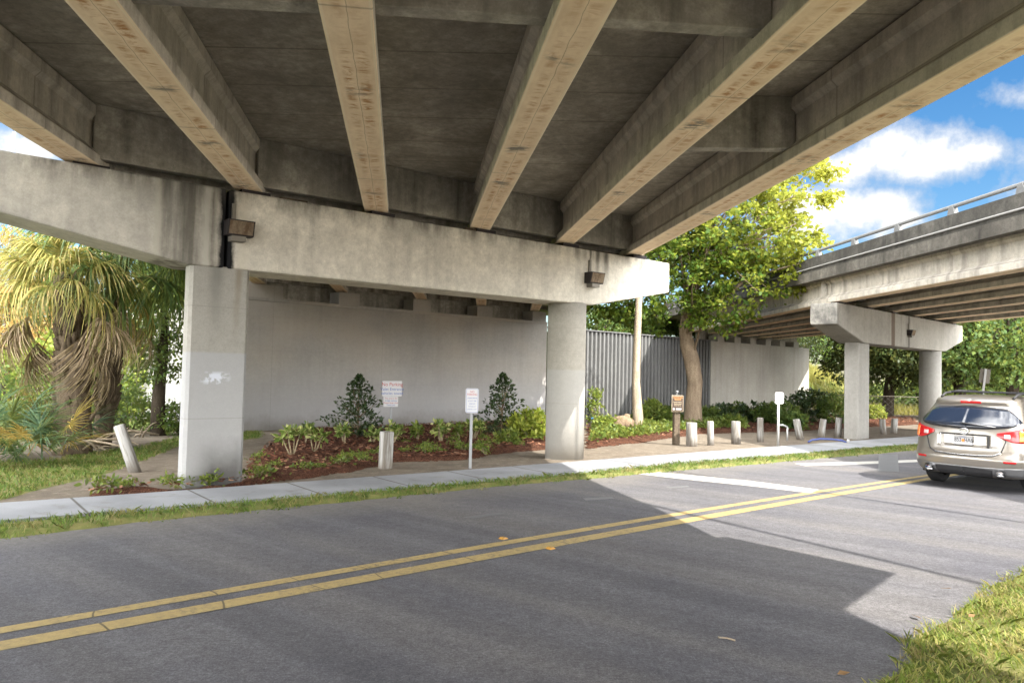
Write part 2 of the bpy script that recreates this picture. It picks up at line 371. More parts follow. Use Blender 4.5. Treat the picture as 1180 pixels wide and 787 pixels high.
def leafmat(name, stops, trans=.35, rough=.5, extra=None):
    m = Mat(name, rough, .3)
    r = m.rand()
    c = m.ramp(r, stops)
    if extra: c = extra(m, c, r)
    m.base(c)
    tr = m.n('BsdfTranslucent', {'Color': m.mix(c, m.mix(c, (1.0, .95, .25), .35), .6)})
    ms = m.n('MixShader', {0: trans, 1: m.b.outputs[0], 2: tr.outputs[0]})
    m.nt.links.new(ms.outputs[0], m.nt.nodes['Material Output'].inputs[0]); return m.m
def drypatch(m, c, r):
    P = m.pos(); k = m.ramp(m.math('ADD', m.noise(1.8, 5, .65, P), m.math('MULTIPLY', m.math('SUBTRACT', r, .5), .25)), [(.50, 0), (.66, .85)])
    return m.mix(c, m.mix((.34, .27, .12), (.22, .17, .08), r), k)
def yellowing(m, c, r):
    x, y, z = m.xyz()
    k = m.math('ADD', m.math('ADD', m.math('MULTIPLY', x, .11), m.math('MULTIPLY', m.math('SUBTRACT', z, 7.0), .055)), m.math('MULTIPLY', m.math('SUBTRACT', r, .5), .75))
    return m.mix(c, m.mix((.27, .25, .020), (.20, .23, .020), r), m.rng(k, -.12, .55))
M_LEAF_Y = leafmat('turning_leaf', [(0, (.035, .085, .012)), (.5, (.085, .15, .018)), (1, (.16, .22, .025))], .45, .45, yellowing)
M_LEAF_OAK = leafmat('oak_leaf', [(0, (.022, .040, .012)), (.5, (.045, .07, .018)), (1, (.10, .12, .035))], .25)
M_LEAF_MID = leafmat('broad_leaf', [(0, (.025, .06, .012)), (.5, (.05, .10, .02)), (1, (.11, .16, .03))], .35)
M_LEAF_LIGHT = leafmat('light_leaf', [(0, (.08, .13, .02)), (.5, (.14, .20, .03)), (1, (.24, .28, .05))], .4)
M_LEAF_GOLD = leafmat('autumn_needle', [(0, (.20, .11, .03)), (.5, (.32, .19, .06)), (1, (.45, .30, .11))], .4)
M_LEAF_HOLLY = leafmat('holly_leaf', [(0, (.010, .026, .010)), (.6, (.022, .045, .016)), (1, (.045, .075, .025))], .12, .35)
M_LEAF_VAR = leafmat('variegated_leaf', [(0, (.05, .10, .02)), (.45, (.13, .20, .04)), (.75, (.34, .38, .12)), (1, (.50, .50, .22))], .35)
M_LEAF_CHART = leafmat('chartreuse_leaf', [(0, (.10, .16, .02)), (.5, (.20, .25, .028)), (1, (.34, .36, .06))], .4)
M_LEAF_COVER = leafmat('cover_leaf', [(0, (.04, .075, .012)), (.5, (.09, .14, .022)), (1, (.19, .22, .04))], .35)
M_GRASS = leafmat('grass_blade', [(0, (.035, .085, .012)), (.6, (.075, .16, .022)), (.9, (.14, .21, .035)), (1, (.26, .24, .09))], .35, .5, drypatch)
M_GRASS_DRY = leafmat('sunny_grass_blade', [(0, (.085, .14, .022)), (.45, (.18, .24, .04)), (.75, (.34, .33, .09)), (1, (.50, .42, .20))], .35, .5, drypatch)
M_TALLGRASS = leafmat('tall_grass', [(0, (.14, .16, .03)), (.5, (.26, .25, .06)), (1, (.40, .34, .11))], .4)
M_FROND_Y = leafmat('yellow_frond', [(0, (.11, .13, .035)), (.45, (.22, .21, .06)), (.8, (.31, .25, .08)), (1, (.33, .24, .11))], .4)
M_FROND_G = leafmat('green_frond', [(0, (.028, .06, .016)), (.6, (.055, .10, .025)), (1, (.13, .17, .035))], .3)
M_FROND_B = leafmat('bluish_frond', [(0, (.035, .075, .04)), (.6, (.065, .125, .06)), (1, (.11, .17, .07))], .25)
M_FROND_D = leafmat('dead_frond', [(0, (.12, .085, .055)), (.5, (.29, .215, .145)), (1, (.50, .40, .28))], .25, .8)
M_FROND_O = leafmat('orange_frond', [(0, (.20, .13, .03)), (.5, (.33, .22, .05)), (1, (.38, .30, .10))], .3, .7)
def bark(name, c1, c2, sz=2.2):
    m = Mat(name, .95, .1)
    n1 = m.noise(sz, 6, .7, st=(3, 3, .6)); n2 = m.noise(22, 4, .7)
    m.base(m.mix(m.mix(c1, c2, m.ramp(n1, [(.35, 0), (.65, 1)])), m.ramp(n2, [(.3, .6), (.7, 1.3)]), .6, 'MULTIPLY')); m.bump(m.math('ADD', n1, n2), .8, .04); return m.m
M_BARK = bark('tree_bark', (.13, .092, .06), (.24, .18, .12)); M_BARK_PALE = bark('pale_bark', (.27, .215, .15), (.38, .32, .24))
M_BARK_DARK = bark('dark_bark', (.035, .028, .02), (.075, .06, .045)); M_BARK_PALM = bark('palm_bark', (.06, .045, .03), (.15, .115, .08), 4)
M_STEM = bark('plant_stem', (.22, .18, .11), (.34, .28, .18), 5)
def weathered(name):
    m = Mat(name, .9, .15)
    n1 = m.noise(1.5, 5, .65, st=(9, 9, .8)); n2 = m.noise(7, 5, .7)
    c = m.mix((.25, .247, .235), (.38, .373, .355), m.noise(2, 4)); c = m.mix(c, (.12, .105, .085), m.math('MULTIPLY', m.ramp(n1, [(.42, 0), (.57, 1)]), .85))
    x, y, z = m.xyz()
    ft = m.rng(m.math('ADD', z, m.math('MULTIPLY', m.noise(5, 4), .3)), .34, .10); c = m.mix(c, (.15, .125, .10), m.math('MULTIPLY', ft, .75))
    c = m.mix(c, (.10, .085, .065), m.ramp(n2, [(.62, 0), (.74, .7)]))
    m.base(c); m.bump(n1, .5, .012); return m.m
M_POST = weathered('whitewashed_post')
M_WOODDK = bark('dark_timber', (.075, .058, .042), (.14, .11, .08), 3)
M_STEEL = plain('galvanised_steel', (.24, .245, .25), .5, .4, .6, .1)
M_RAIL2 = plain('dull_pipe', (.24, .235, .225), .7, .2)
M_RAIL = plain('weathered_rail_paint', (.15, .15, .148), .7, .2, 0, .2)
M_WHITE = plain('white_sign_face', (.47, .47, .475), .45, .4, 0, .03)
M_WHITEPOST = plain('white_painted_post', (.42, .42, .415), .5, .4, 0, .05)
M_RED = plain('red_print', (.36, .07, .07), .5); M_BLUE = plain('blue_print', (.08, .13, .33), .5); M_BLACK = plain('black_print', (.02, .02, .022), .5)
M_BROWN = plain('brown_sign_face', (.045, .030, .022), .5); M_ORANGE = plain('orange_print', (.62, .30, .10), .5); M_CREAM = plain('cream_print', (.62, .52, .36), .5)
M_RUST = bark('rusty_metal', (.12, .08, .05), (.24, .19, .135), 3); M_DARKMETAL = plain('dark_metal', (.035, .03, .03), .6, .3, .5)
M_GREYMETAL = plain('grey_metal', (.17, .155, .13), .55, .3, .3)
M_SHEET = concrete('coated_sheet_pile', (.165, .167, .166), (.128, .13, .131), (.075, .073, .07), .4, .3)
M_PIPE = plain('white_pipe', (.40, .40, .395), .5)
M_BLUEHOSE = plain('blue_plastic', (.06, .08, .22), .6, .3); M_FLAG = plain('blue_flag', (.02, .22, .62), .6)
M_BRICKO = plain('terracotta_coping', (.52, .22, .08), .8); M_DRYLEAF = plain('dry_leaf_brown', (.17, .105, .05), .8, .1, 0, .25)
M_RENDERW = plain('white_render', (.28, .24, .215), .85)
M_REFL = plain('amber_plastic', (.36, .19, .035), .45, .4); M_REFLW = plain('clear_plastic', (.75, .72, .60), .15, .6)
M_LAMPB = plain('lamp_post_paint', (.16, .20, .27), .5, .4, .3)

# ------------------------------------------------------------------ sun direction (towards the sun)
SUNV = Vector((.64 * .95, -.77 * .95, 1.0)).normalized()

# ================================================================== GROUND
def hill(x, y):
    d = -.682 * x + .731 * y
    wl = 27.0
    h = (d - wl - .9) * 2.2
    er = (x - 22.4) + .085 * (y - 57.5)
    if er > 0: h = min(h, (d - 25.0) * .42, 4.3 - er * .33)
    el = -(x + 10.3) - .148 * (y - 27.)
    if el > -.6: h = -9
    return min(h, 4.25)
def ground_z(x, y):
    b = -.05 + gh(x, y)
    if sdist(x, y) > 6: b = max(b, min(4.2, hill(x, y)))
    if sdist(x, y) < -9.5: b = -.03
    return b
def grid_axis(a, b, step, far):
    mid = list(np.arange(a, b + .01, step)); out = []; s = step
    v = b
    while v < far: s *= 1.5; v += s; out.append(v)
    lo = []; s = step; v = a
    while v > -far: s *= 1.5; v -= s; lo.append(v)
    return lo[::-1] + mid + out
gx = grid_axis(-24, 46, .7, 420); gy = grid_axis(-6, 76, .7, 420)
vs = [(x, y, ground_z(x, y)) for y in gy for x in gx]; nx = len(gx)
fs = [(j * nx + i, j * nx + i + 1, (j + 1) * nx + i + 1, (j + 1) * nx + i) for j in range(len(gy) - 1) for i in range(nx - 1)]
me = bpy.data.meshes.new('ground'); me.from_pydata(vs, [], fs); me.polygons.foreach_set('use_smooth', [True] * len(fs))
tag(link('ground', me, M_SOIL), kind='structure')

# road, verge, sidewalk
PAVE = [(-36, -18.2), (-5.52, 8.39), (-4.51, 9.41), (-1.3, 12.05), (.21, 13.27), (1.53, 14.21), (6.26, 17.68), (11.12, 21.23), (43.5, 44.7), (110, 93)]
NEAR = [(100, 80), (38, 35.5), (14, 15.6), (8, 10.4), (5.5, 8.21), (4.18, 6.93), (3.03, 5.78), (2.42, 4.99), (-.4, 2.4), (-24, -18.5), (-36, -29)]
def flat(name, poly, z, mat, parent=None):
    bm = bmesh.new(); f = bm.faces.new([bm.verts.new((p[0], p[1], z)) for p in poly]); bmesh.ops.triangulate(bm, faces=[f])
    bmesh.ops.recalc_face_normals(bm, faces=bm.faces)
    if sum(f.normal.z for f in bm.faces) < 0: bmesh.ops.reverse_faces(bm, faces=bm.faces)
    me = bpy.data.meshes.new(name); bm.to_mesh(me); bm.free(); return link(name, me, mat, parent)
def shift(poly, d):
    out = []
    for i, p in enumerate(poly):
        a = np.array(poly[max(i - 1, 0)]); b2 = np.array(poly[min(i + 1, len(poly) - 1)]); t = (b2 - a) / np.hypot(*(b2 - a)); out.append((p[0] - t[1] * d, p[1] + t[0] * d))
    return out
road = tag(flat('road', shift(PAVE, .3) + shift(NEAR, .35), 0.0, M_ROAD), kind='structure')
YU = [(-3.67, 5.62), (-2.97, 6.27), (-.78, 8.21), (.81, 9.6), (4.42, 12.47), (7.56, 15.06)]
YL = [(-3.37, 5.18), (-2.72, 5.74), (-.71, 7.52), (.74, 8.78), (4.1, 11.57), (7.72, 14.62)]
def fit(pts):
    a = np.array(pts); return np.polyfit(a[:, 0], a[:, 1], 2)
pu, pl_ = fit(YU), fit(YL)
def yline(f0, f1, x0=-9, x1=11):
    xs = np.linspace(x0, x1, 40); out = []
    U = [np.array([x, np.polyval(pu, x)]) for x in xs]; L = [np.array([x + .28, np.polyval(pl_, x + .28)]) for x in xs]
    a = [u + (l - u) * f0 for u, l in zip(U, L)]; b = [u + (l - u) * f1 for u, l in zip(U, L)]
    return [tuple(p) for p in a] + [tuple(p) for p in b[::-1]]
flat('yellow_line', yline(.0, .27), .004, M_YEL, road); flat('yellow_line', yline(.60, .97), .004, M_YEL, road)
def pxpoly(pts, z=0): return [tuple(at_z(x, y, z)[:2]) for x, y in pts]
flat('stop_line', pxpoly([(735, 546.3), (757, 544.0), (860, 553.4), (944, 564.3), (934, 568.3), (860, 559.6), (780, 551.5)]), .005, M_WHT, road)
flat('white_line', pxpoly([(915, 534), (1003, 531.5), (1090, 528.5), (1090, 531), (1003, 534.7), (928, 537)]), .004, M_WHT, road)
flat('pale_patch', pxpoly([(1012.5, 524), (1034.5, 523.5), (1036, 544), (1012, 543)]), .006, M_OLDPATCH, road)
for q in ([(533, 596), (575, 590.5), (583, 592), (545, 597.5)], [(672, 574), (705, 572.5), (708, 574.5), (675, 576.5)], [(766, 561), (792, 559.5), (795, 561), (772, 563)]):
    flat('scuff_mark', pxpoly(q), .003, M_OLDPATCH, road)
SWB = [(-37, -13), (-6.8, 10.3), (-5.42, 11.28), (-1.4, 14.31), (3.57, 18.24), (13.62, 26.02), (45, 50.5), (110, 101)]
SWF = [(-36, -14.8), (-6.01, 9.21), (-4.83, 10.08), (.22, 14.0), (3.26, 16.5), (12.0, 22.92), (45, 47.2), (110, 95.6)]
b = MB(); n = len(SWB)
b.add([(p[0], p[1], .035) for p in SWB] + [(p[0], p[1], .035) for p in SWF] + [(p[0], p[1], -.06) for p in SWF] + [(p[0], p[1], -.12) for p in SWB],
      [(i, i + 1, n + i + 1, n + i) for i in range(n - 1)] + [(n + i, n + i + 1, 2 * n + i + 1, 2 * n + i) for i in range(n - 1)] + [(i + 1, i, 3 * n + i, 3 * n + i + 1) for i in range(n - 1)])
tag(b.build('sidewalk', M_SIDE), kind='structure')

def inside(poly, x, y):
    c = np.zeros(len(x), bool); n = len(poly); j = n - 1
    for i in range(n):
        xi, yi = poly[i]; xj, yj = poly[j]
        k = ((yi > y) != (yj > y)) & (x < (xj - xi) * (y - yi) / (yj - yi + 1e-12) + xi); c ^= k; j = i
    return c
def edge_dist(poly, x, y):
    d = np.full(len(x), 1e9); n = len(poly)
    for i in range(n):
        ax, ay = poly[i]; bx, by = poly[(i + 1) % n]; dx, dy = bx - ax, by - ay
        t = np.clip(((x - ax) * dx + (y - ay) * dy) / (dx * dx + dy * dy + 1e-12), 0, 1)
        d = np.minimum(d, np.hypot(x - ax - t * dx, y - ay - t * dy))
    return d
def ghv(x, y):
    s = N52[0] * x + N52[1] * y - 12.1; return -.025 * np.clip(s, 0, 20) - .13 * np.clip((x - 7) / 5, 0, 1) * np.clip(s / 1.2, 0, 1)
def wob(x, y, s=1.0):
    return (np.sin(x * 2.1 * s + 1.3 * np.sin(y * 1.7 * s)) + np.sin(y * 2.7 * s + 2.1 * np.sin(x * 1.3 * s)) + .5 * np.sin(x * 6.1 * s + y * 5.3 * s)) / 2.5
def patch(name, poly, mat, step, rise, kind='structure', base=-.05, ragged=.12):
    xs = np.array([p[0] for p in poly]); ys = np.array([p[1] for p in poly])
    X, Y = np.meshgrid(np.arange(xs.min(), xs.max(), step), np.arange(ys.min(), ys.max(), step)); sh = X.shape
    x, y = X.ravel(), Y.ravel()
    ins = inside(poly, x, y); d = edge_dist(poly, x, y); d = np.where(ins, d, -d) + ragged * wob(x, y, 1.6)
    z = ghv(x, y) + base + np.clip(d / .35, -.2, 1) * rise * (1 + .25 * wob(x, y, 1.1)) + .012 * wob(x * 3, y * 3)
    idx = np.arange(len(x)).reshape(sh); ok = (d > -.08).reshape(sh)
    cell = ok[:-1, :-1] & ok[1:, :-1] & ok[:-1, 1:] & ok[1:, 1:]
    a = np.stack([idx[:-1, :-1], idx[:-1, 1:], idx[1:, 1:], idx[1:, :-1]], -1)[cell]
    me = bpy.data.meshes.new(name); used, inv = np.unique(a, return_inverse=True)
    me.from_pydata(np.stack([x, y, z], 1)[used].tolist(), [], inv.reshape(a.shape).tolist())
    me.polygons.foreach_set('use_smooth', [True] * len(a)); o = link(name, me, mat); tag(o, kind=kind); return o
def pg(pts): return [tuple(G(*p)[:2]) for p in pts]
MULCH1 = pg([(92, 571), (170, 565), (240, 563), (330, 551), (400, 541), (455, 530), (530, 528), (580, 520), (634, 515), (632, 486), (560, 486), (480, 490), (380, 493), (330, 496), (300, 520), (283, 536), (283, 553), (200, 562), (150, 558), (95, 566)])
MULCH2 = pg([(676, 515), (740, 508), (800, 499), (860, 497), (940, 494), (1060, 488), (1050, 480), (960, 480), (900, 484), (820, 486), (760, 488), (700, 488), (676, 490)])
patch('mulch_bed', MULCH1, M_MULCH, .09, .10); patch('mulch_bed', MULCH2, M_MULCH, .12, .08)
def chips(poly, n, name='wood_chips'):
    xs = [p[0] for p in poly]; ys = [p[1] for p in poly]
    x = RNG.uniform(min(xs), max(xs), n * 3); y = RNG.uniform(min(ys), max(ys), n * 3); k = inside(poly, x, y); x, y = x[k][:n], y[k][:n]; n = len(x)
    a = RNG.uniform(0, 6.28, n); L = RNG.uniform(.02, .06, n); w = RNG.uniform(.008, .02, n); tz = RNG.uniform(-.6, .6, n); tz2 = RNG.uniform(-.7, .7, n)
    ux, uy = np.cos(a), np.sin(a); z = ghv(x, y) + .065 + .012 * wob(x * 3, y * 3) + RNG.uniform(0, .03, n)
    V = np.zeros((n, 4, 3))
    for i, (p, q) in enumerate(((-1, -1), (1, -1), (1, 1), (-1, 1))):
        V[:, i, 0] = x + p * L * ux - q * w * uy; V[:, i, 1] = y + p * L * uy + q * w * ux; V[:, i, 2] = z + p * L * tz * .5 + q * w * tz2
    tag(link(name, arr_mesh(name, V.reshape(-1, 3), 4), M_CHIP), 'reddish brown wood chips covering the planting beds', 'mulch', kind='stuff')
chips(MULCH1 + [], 9000); chips(MULCH2, 5000)

# grass
def blades(name, poly, dens, h, w, mat, label, zfun=None, lean=.5, clump=0.35, hvar=.45, cat='grass'):
    xs = [p[0] for p in poly]; ys = [p[1] for p in poly]; A = (max(xs) - min(xs)) * (max(ys) - min(ys)); n = int(A * dens)
    x = RNG.uniform(min(xs), max(xs), n); y = RNG.uniform(min(ys), max(ys), n)
    k = inside(poly, x + .17 * wob(x, y, 3), y + .17 * wob(y, x, 3)) & (RNG.random(n) < 1 - clump + clump * wob(x, y, 2.3)); x, y = x[k], y[k]; n = len(x)
    z = (zfun(x, y) if zfun else ghv(x, y) - .05)
    hh = h * (1 + hvar * RNG.normal(0, .6, n) + .3 * wob(x, y, 1.7)).clip(.25, 1.55); a = RNG.uniform(0, 6.28, n); la = RNG.uniform(0, 6.28, n)
    le = hh * lean * RNG.uniform(.2, 1.6, n); V = np.zeros((n, 5, 3)); ux, uy = np.cos(a) * w / 2, np.sin(a) * w / 2; lx, ly = np.cos(la) * le, np.sin(la) * le
    V[:, 0] = np.stack([x - ux, y - uy, z], 1); V[:, 1] = np.stack([x + ux, y + uy, z], 1)
    V[:, 2] = np.stack([x + ux * .8 + lx * .35, y + uy * .8 + ly * .35, z + hh * .6], 1); V[:, 3] = np.stack([x + lx, y + ly, z + hh * .92], 1)
    V[:, 4] = np.stack([x - ux * .8 + lx * .35, y - uy * .8 + ly * .35, z + hh * .6], 1)
    return tag(link(name, arr_mesh(name, V.reshape(-1, 3), 5), mat), label, cat, kind='stuff')
# raised grassy verge in the near corner
LAWN = [(2.36, 5.05), (2.97, 5.84), (4.12, 7.0), (5.44, 8.28), (7.94, 10.5), (12.94, 14.8), (16, 12), (8, 3.0), (3.2, 3.0), (1.6, 3.6)]
def lawn_z(x, y):
    d = np.where(inside(LAWN, x, y), edge_dist(LAWN, x, y), 0); return -.035 + .085 * np.clip((d + .03 * wob(x * 2.3, y * 2.3)) / .45, 0, 1) + .012 * wob(x * 2, y * 2)
m = Mat('turf_soil', .95, .1); P = m.pos(); m.base(m.mix((.075, .11, .022), (.19, .17, .07), m.ramp(m.noise(3.5, 6, .7, P), [(.35, 0), (.65, 1)]))); m.bump(m.noise(30, 4, .7, P), .6, .02); M_TURF = m.m
def turf(name, poly, zf, step):
    xs = np.array([p[0] for p in poly]); ys = np.array([p[1] for p in poly]); X, Y = np.meshgrid(np.arange(xs.min(), xs.max(), step), np.arange(ys.min(), ys.max(), step)); sh = X.shape
    x, y = X.ravel(), Y.ravel(); ok = (inside(poly, x, y) | (edge_dist(poly, x, y) < .16)).reshape(sh); z = zf(x, y); idx = np.arange(len(x)).reshape(sh)
    cell = ok[:-1, :-1] & ok[1:, :-1] & ok[:-1, 1:] & ok[1:, 1:]; a = np.stack([idx[:-1, :-1], idx[:-1, 1:], idx[1:, 1:], idx[1:, :-1]], -1)[cell]
    used, inv = np.unique(a, return_inverse=True); me = bpy.data.meshes.new(name); me.from_pydata(np.stack([x, y, z], 1)[used].tolist(), [], inv.reshape(a.shape).tolist())
    return tag(link(name, me, M_TURF), kind='structure')
turf('verge', LAWN, lambda x, y: lawn_z(x, y) + .012, .08)
VIS = [(1.6, 3.6), (2.42, 4.99), (3.03, 5.78), (4.18, 6.93), (5.5, 8.21), (8, 10.4), (9.5, 8.5), (6, 5.0), (3.6, 3.2)]
blades('lawn_grass', VIS, 2300, .06, .009, M_GRASS_DRY, 'sun bleached short grass on the verge beside the near road edge', lawn_z, 1.0, .36, .8)
STRIP = [(-9.4, 4.75), (-5.47, 8.32), (-4.46, 9.34), (-1.25, 11.98), (.25, 13.2), (1.57, 14.14), (6.3, 17.6), (11.16, 21.15), (30, 34.9), (30, 36), (12.0, 22.85), (3.26, 16.4), (.22, 13.9), (-4.83, 10.02), (-6.01, 9.15), (-9.5, 6.4)]
def strip_z(x, y): return np.where(inside(STRIP, x, y), -.05 + .075 * np.clip((edge_dist(STRIP, x, y) + .05 * wob(x * 2.2, y * 2.2)) / .2, 0, 1), -.05)
turf('grass_strip', STRIP, lambda x, y: strip_z(x, y) + .022, .06)
blades('verge_grass', STRIP, 620, .07, .010, M_GRASS, 'weedy green grass strip between the road and the sidewalk', lambda x, y: strip_z(x, y) + .015, .9, .22)
def weeds():
    xs = [p[0] for p in STRIP]; ys = [p[1] for p in STRIP]; n = 26000; x = RNG.uniform(min(xs), 16, n); y = RNG.uniform(min(ys), 27, n)
    k = inside(STRIP, x + .1 * wob(x, y, 3), y + .1 * wob(y, x, 3)) & (wob(x, y, 2.9) > .15 + .3 * RNG.random(n)); x, y = x[k], y[k]; n = len(x); z = strip_z(x, y) + .02 + RNG.random(n) ** 1.6 * .10
    a = RNG.uniform(0, 6.28, n); L = RNG.uniform(.025, .065, n); t = RNG.uniform(-.5, .5, n); V = np.zeros((n, 4, 3)); ux, uy = np.cos(a), np.sin(a)
    for i, (p, q) in enumerate(((0, 0), (.5, -.35), (1, 0), (.5, .35))):
        V[:, i, 0] = x + L * (p * ux - q * uy); V[:, i, 1] = y + L * (p * uy + q * ux); V[:, i, 2] = z + L * t * p
    tag(link('verge_weeds', arr_mesh('verge_weeds', V.reshape(-1, 3), 4), M_LEAF_COVER), 'broad leaved weeds mixed into the roadside grass strip', 'weeds', kind='stuff')
weeds()
LEFTLAWN = pg([(-60, 580), (-60, 530), (0, 530), (60, 528), (110, 520), (170, 512), (215, 500), (300, 496), (300, 503), (205, 513), (165, 528), (120, 544), (60, 557), (0, 573)])
turf('lawn', LEFTLAWN, lambda x, y: ghv(x, y) - .053 + .03 * np.clip(np.where(inside(LEFTLAWN, x, y), edge_dist(LEFTLAWN, x, y), 0) / .3, 0, 1), .12)
blades('lawn_grass', LEFTLAWN, 420, .07, .016, M_GRASS, 'bright green grass below the palms at the left', lambda x, y: ghv(x, y) - .035, .8, .25)

# ================================================================== NEAR OVERPASS
ZB = 4.95                      # girder soffit
ZD = ZB + .914 + .03           # deck soffit
PHI = R_(51.3); PU = np.array([math.sin(PHI), math.cos(PHI)]); PN = np.array([-math.cos(PHI), math.sin(PHI)])
P0 = np.array([-4.93, 12.71]); PIER_RZ = math.pi / 2 - PHI
def pier_pt(t, d=0): return P0 + PU * t + PN * d
bridge = empty('concrete_overpass', (0, 0, 0), label='concrete girder overpass spanning the road overhead, seen from underneath', cat='bridge')
SEC = [(-.2285, .012), (-.2165, 0), (.2165, 0), (.2285, .012), (.2285, .152), (.076, .305), (.076, .686), (.152, .762), (.152, .914), (-.152, .914), (-.152, .762), (-.076, .686), (-.076, .305), (-.2285, .152)]
def girder(a, b_, zb, parent, mat, zb2=None):
    a = np.array(a, float); d = np.array(b_, float) - a; L = float(np.hypot(*d))
    g = MB(); n = max(1, int(L / 3)); k = len(SEC)
    for i in range(n + 1):
        g.v += [(p[0], L * i / n, p[1]) for p in SEC]
    for i in range(n):
        for j in range(k): g.f.append([i * k + j, i * k + (j + 1) % k, (i + 1) * k + (j + 1) % k, (i + 1) * k + j]); g.m.append(0); g.sm.append(False)
    g.f.append(list(range(k))); g.f.append([n * k + j for j in range(k)]); g.m += [0, 0]; g.sm += [False, False]
    return g.build('girder', mat, parent, (a[0], a[1], zb), -math.atan2(d[0], d[1]))
# measured soffit centre lines: (x at y=7, x at y=17)
GL = [(-5.98, -7.35), (-3.69, -5.20), (-1.56, -3.02), (.44, -.845), (2.42, 1.265), (4.40, 3.29)]
PED = [(-9.38, 28.2), (-6.9, 30.8), (-3.95, 32.9), (-1.46, 35.5), (1.09, 38.0), (2.6, 39.4)]
gline = []
for (xa, xb), pe in zip(GL, PED):
    sl = (xb - xa) / 10.; x0 = xa - sl * 7
    # crossing with pier centre plane (0.45 behind the face)
    c = P0 + PN * .5; A = np.array([[PU[0], -sl], [PU[1], -1.0]]); t, y = np.linalg.solve(A, np.array([x0 - c[0], 0 - c[1]]))
    ye = y; gline.append((sl, x0, ye))
    cn = P0 + PN * -14.3; t2, yn = np.linalg.solve(A, np.array([x0 - cn[0], 0 - cn[1]]))
    girder((x0 + sl * (yn + .03), yn + .03), (x0 + sl * (ye - .04), ye - .04), ZB, bridge, M_GIRD)
    girder((x0 + sl * (ye + .04), ye + .04), pe, ZB, bridge, M_GIRD)
    girder((x0 + sl * (yn - 15), yn - 15), (x0 + sl * (yn - .03), yn - .03), ZB, bridge, M_GIRD)
def gx_at(i, y): return gline[i][1] + gline[i][0] * y
# diaphragms between girders
def diaphragm(p, q, z0, z1, th=.2, name='diaphragm', mat=None):
    p = np.array(p); q = np.array(q); d = q - p; L = float(np.hypot(*d)); c = (p + q) / 2
    MB().box((0, 0, 0), (L, th, z1 - z0)).build(name, mat or M_DIA, bridge, (c[0], c[1], (z0 + z1) / 2), math.atan2(d[1], d[0]), .012)
for i in range(5):
    # end diaphragms over the pier, set back from the cap face
    for d_, z0 in ((.16, ZB + .10), (.86, ZB + .10)):
        pts = []
        for k, off in ((i, .085), (i + 1, -.085)):
            c = P0 + PN * d_; A = np.array([[PU[0], -gline[k][0]], [PU[1], -1.]]); t, y = np.linalg.solve(A, np.array([gline[k][1] + off - c[0], -c[1]]))
            pts.append((gx_at(k, y) + off, y))
        diaphragm(pts[0], pts[1], z0, ZD - .004, .22)
for i, y0, y1 in ((0, 2.0, 2.1), (1, 6.62, 6.75), (2, 6.72, 6.90), (3, 6.86, 7.05), (4, 10.78, 10.68)):
    diaphragm((gx_at(i, y0) + .085, y0), (gx_at(i + 1, y1) - .085, y1), ZB + .20, ZD - .004, .20)
# deck and parapets
EDGE_R = [(10.6, -20), (6.86, .7), (6.46, 2.1), (6.12, 4.86), (5.72, 7.0), (5.0, 9.9), (4.54, 12.69), (4.08, 17.6), (3.92, 20), (3.9, 30), (4.3, 41), (4.6, 54)]
EDGE_L = [(-4.6, -20), (-7.2, 5), (-8.05, 11), (-9.8, 24), (-11.6, 36), (-13.8, 52)]
def offs(poly, d):
    out = []
    for i, p in enumerate(poly):
        a = np.array(poly[max(i - 1, 0)]); b2 = np.array(poly[min(i + 1, len(poly) - 1)]); t = (b2 - a) / np.hypot(*(b2 - a)); out.append((p[0] - t[1] * d, p[1] + t[0] * d))
    return out
MB().prism(offs(EDGE_R, .30) + offs(EDGE_L, -.30)[::-1], ZD, ZD + .2).build('deck_slab', M_DECK, bridge)
def parapet(edge, d, z0, h, parent, mat):
    inn = offs(edge, d); b = MB(); n = len(edge)
    b.add([(p[0], p[1], z0) for p in edge] + [(p[0], p[1], z0 + h) for p in edge] + [(p[0], p[1], z0 + h) for p in inn] + [(p[0], p[1], z0) for p in inn],
          [(k * n + i, k * n + i + 1, ((k + 1) % 4) * n + i + 1, ((k + 1) % 4) * n + i) for k in range(4) for i in range(n - 1)] + [(0, n, 2 * n, 3 * n), (n - 1, 4 * n - 1, 3 * n - 1, 2 * n - 1)])
    return b.build('parapet', mat, parent)
parapet(EDGE_R, .295, ZD - .003, .82, bridge, M_PARA); parapet(EDGE_L, -.295, ZD - .003, .82, bridge, M_PARA)

# ---- piers
def chamf(w, d, c): return [(-w / 2 + c, -d / 2), (w / 2 - c, -d / 2), (w / 2, -d / 2 + c), (w / 2, d / 2 - c), (w / 2 - c, d / 2), (-w / 2 + c, d / 2), (-w / 2, d / 2 - c), (-w / 2, -d / 2 + c)]
def bearing(par, x, y, z0, z1, mat=None):
    MB().box((x, y, (z0 + z1) / 2), (.5, .32, z1 - z0)).build('bearing_pad', mat or M_DARKMETAL, par)
pier = empty('bridge_pier', (*P0, 0), PIER_RZ, 'weathered concrete pier under the near overpass with square and round columns and stained joint', 'bridge pier')
ZT, ZS = 4.87, 3.56
def cap_part(prof, par, mat, th=.95, y0=-.05): return MB().prism_y(prof, y0, y0 + th).build('pier_cap', mat, par, bevel=.035)
cap_part([(-4.1, 4.22), (-4.1, ZT + .06), (.075, ZT + .02), (.075, ZS), (-.5, ZS)], pier, M_CAP)
cap_part([(.125, ZS), (.125, ZT + .02), (11.5, ZT - .02), (11.5, 4.08), (8.75, ZS)], pier, M_CAP)
MB().prism(chamf(.98, .32, .05), -.3, ZS + .02, M=Matrix.Translation((.04, .15, 0))).build('square_column', M_COL, pier)
rc = MB(); rc.tube([(0, 0, -.3), (0, 0, 1.4), (0, 0, 2.6), (0, 0, ZS + .02)], .455, 40)
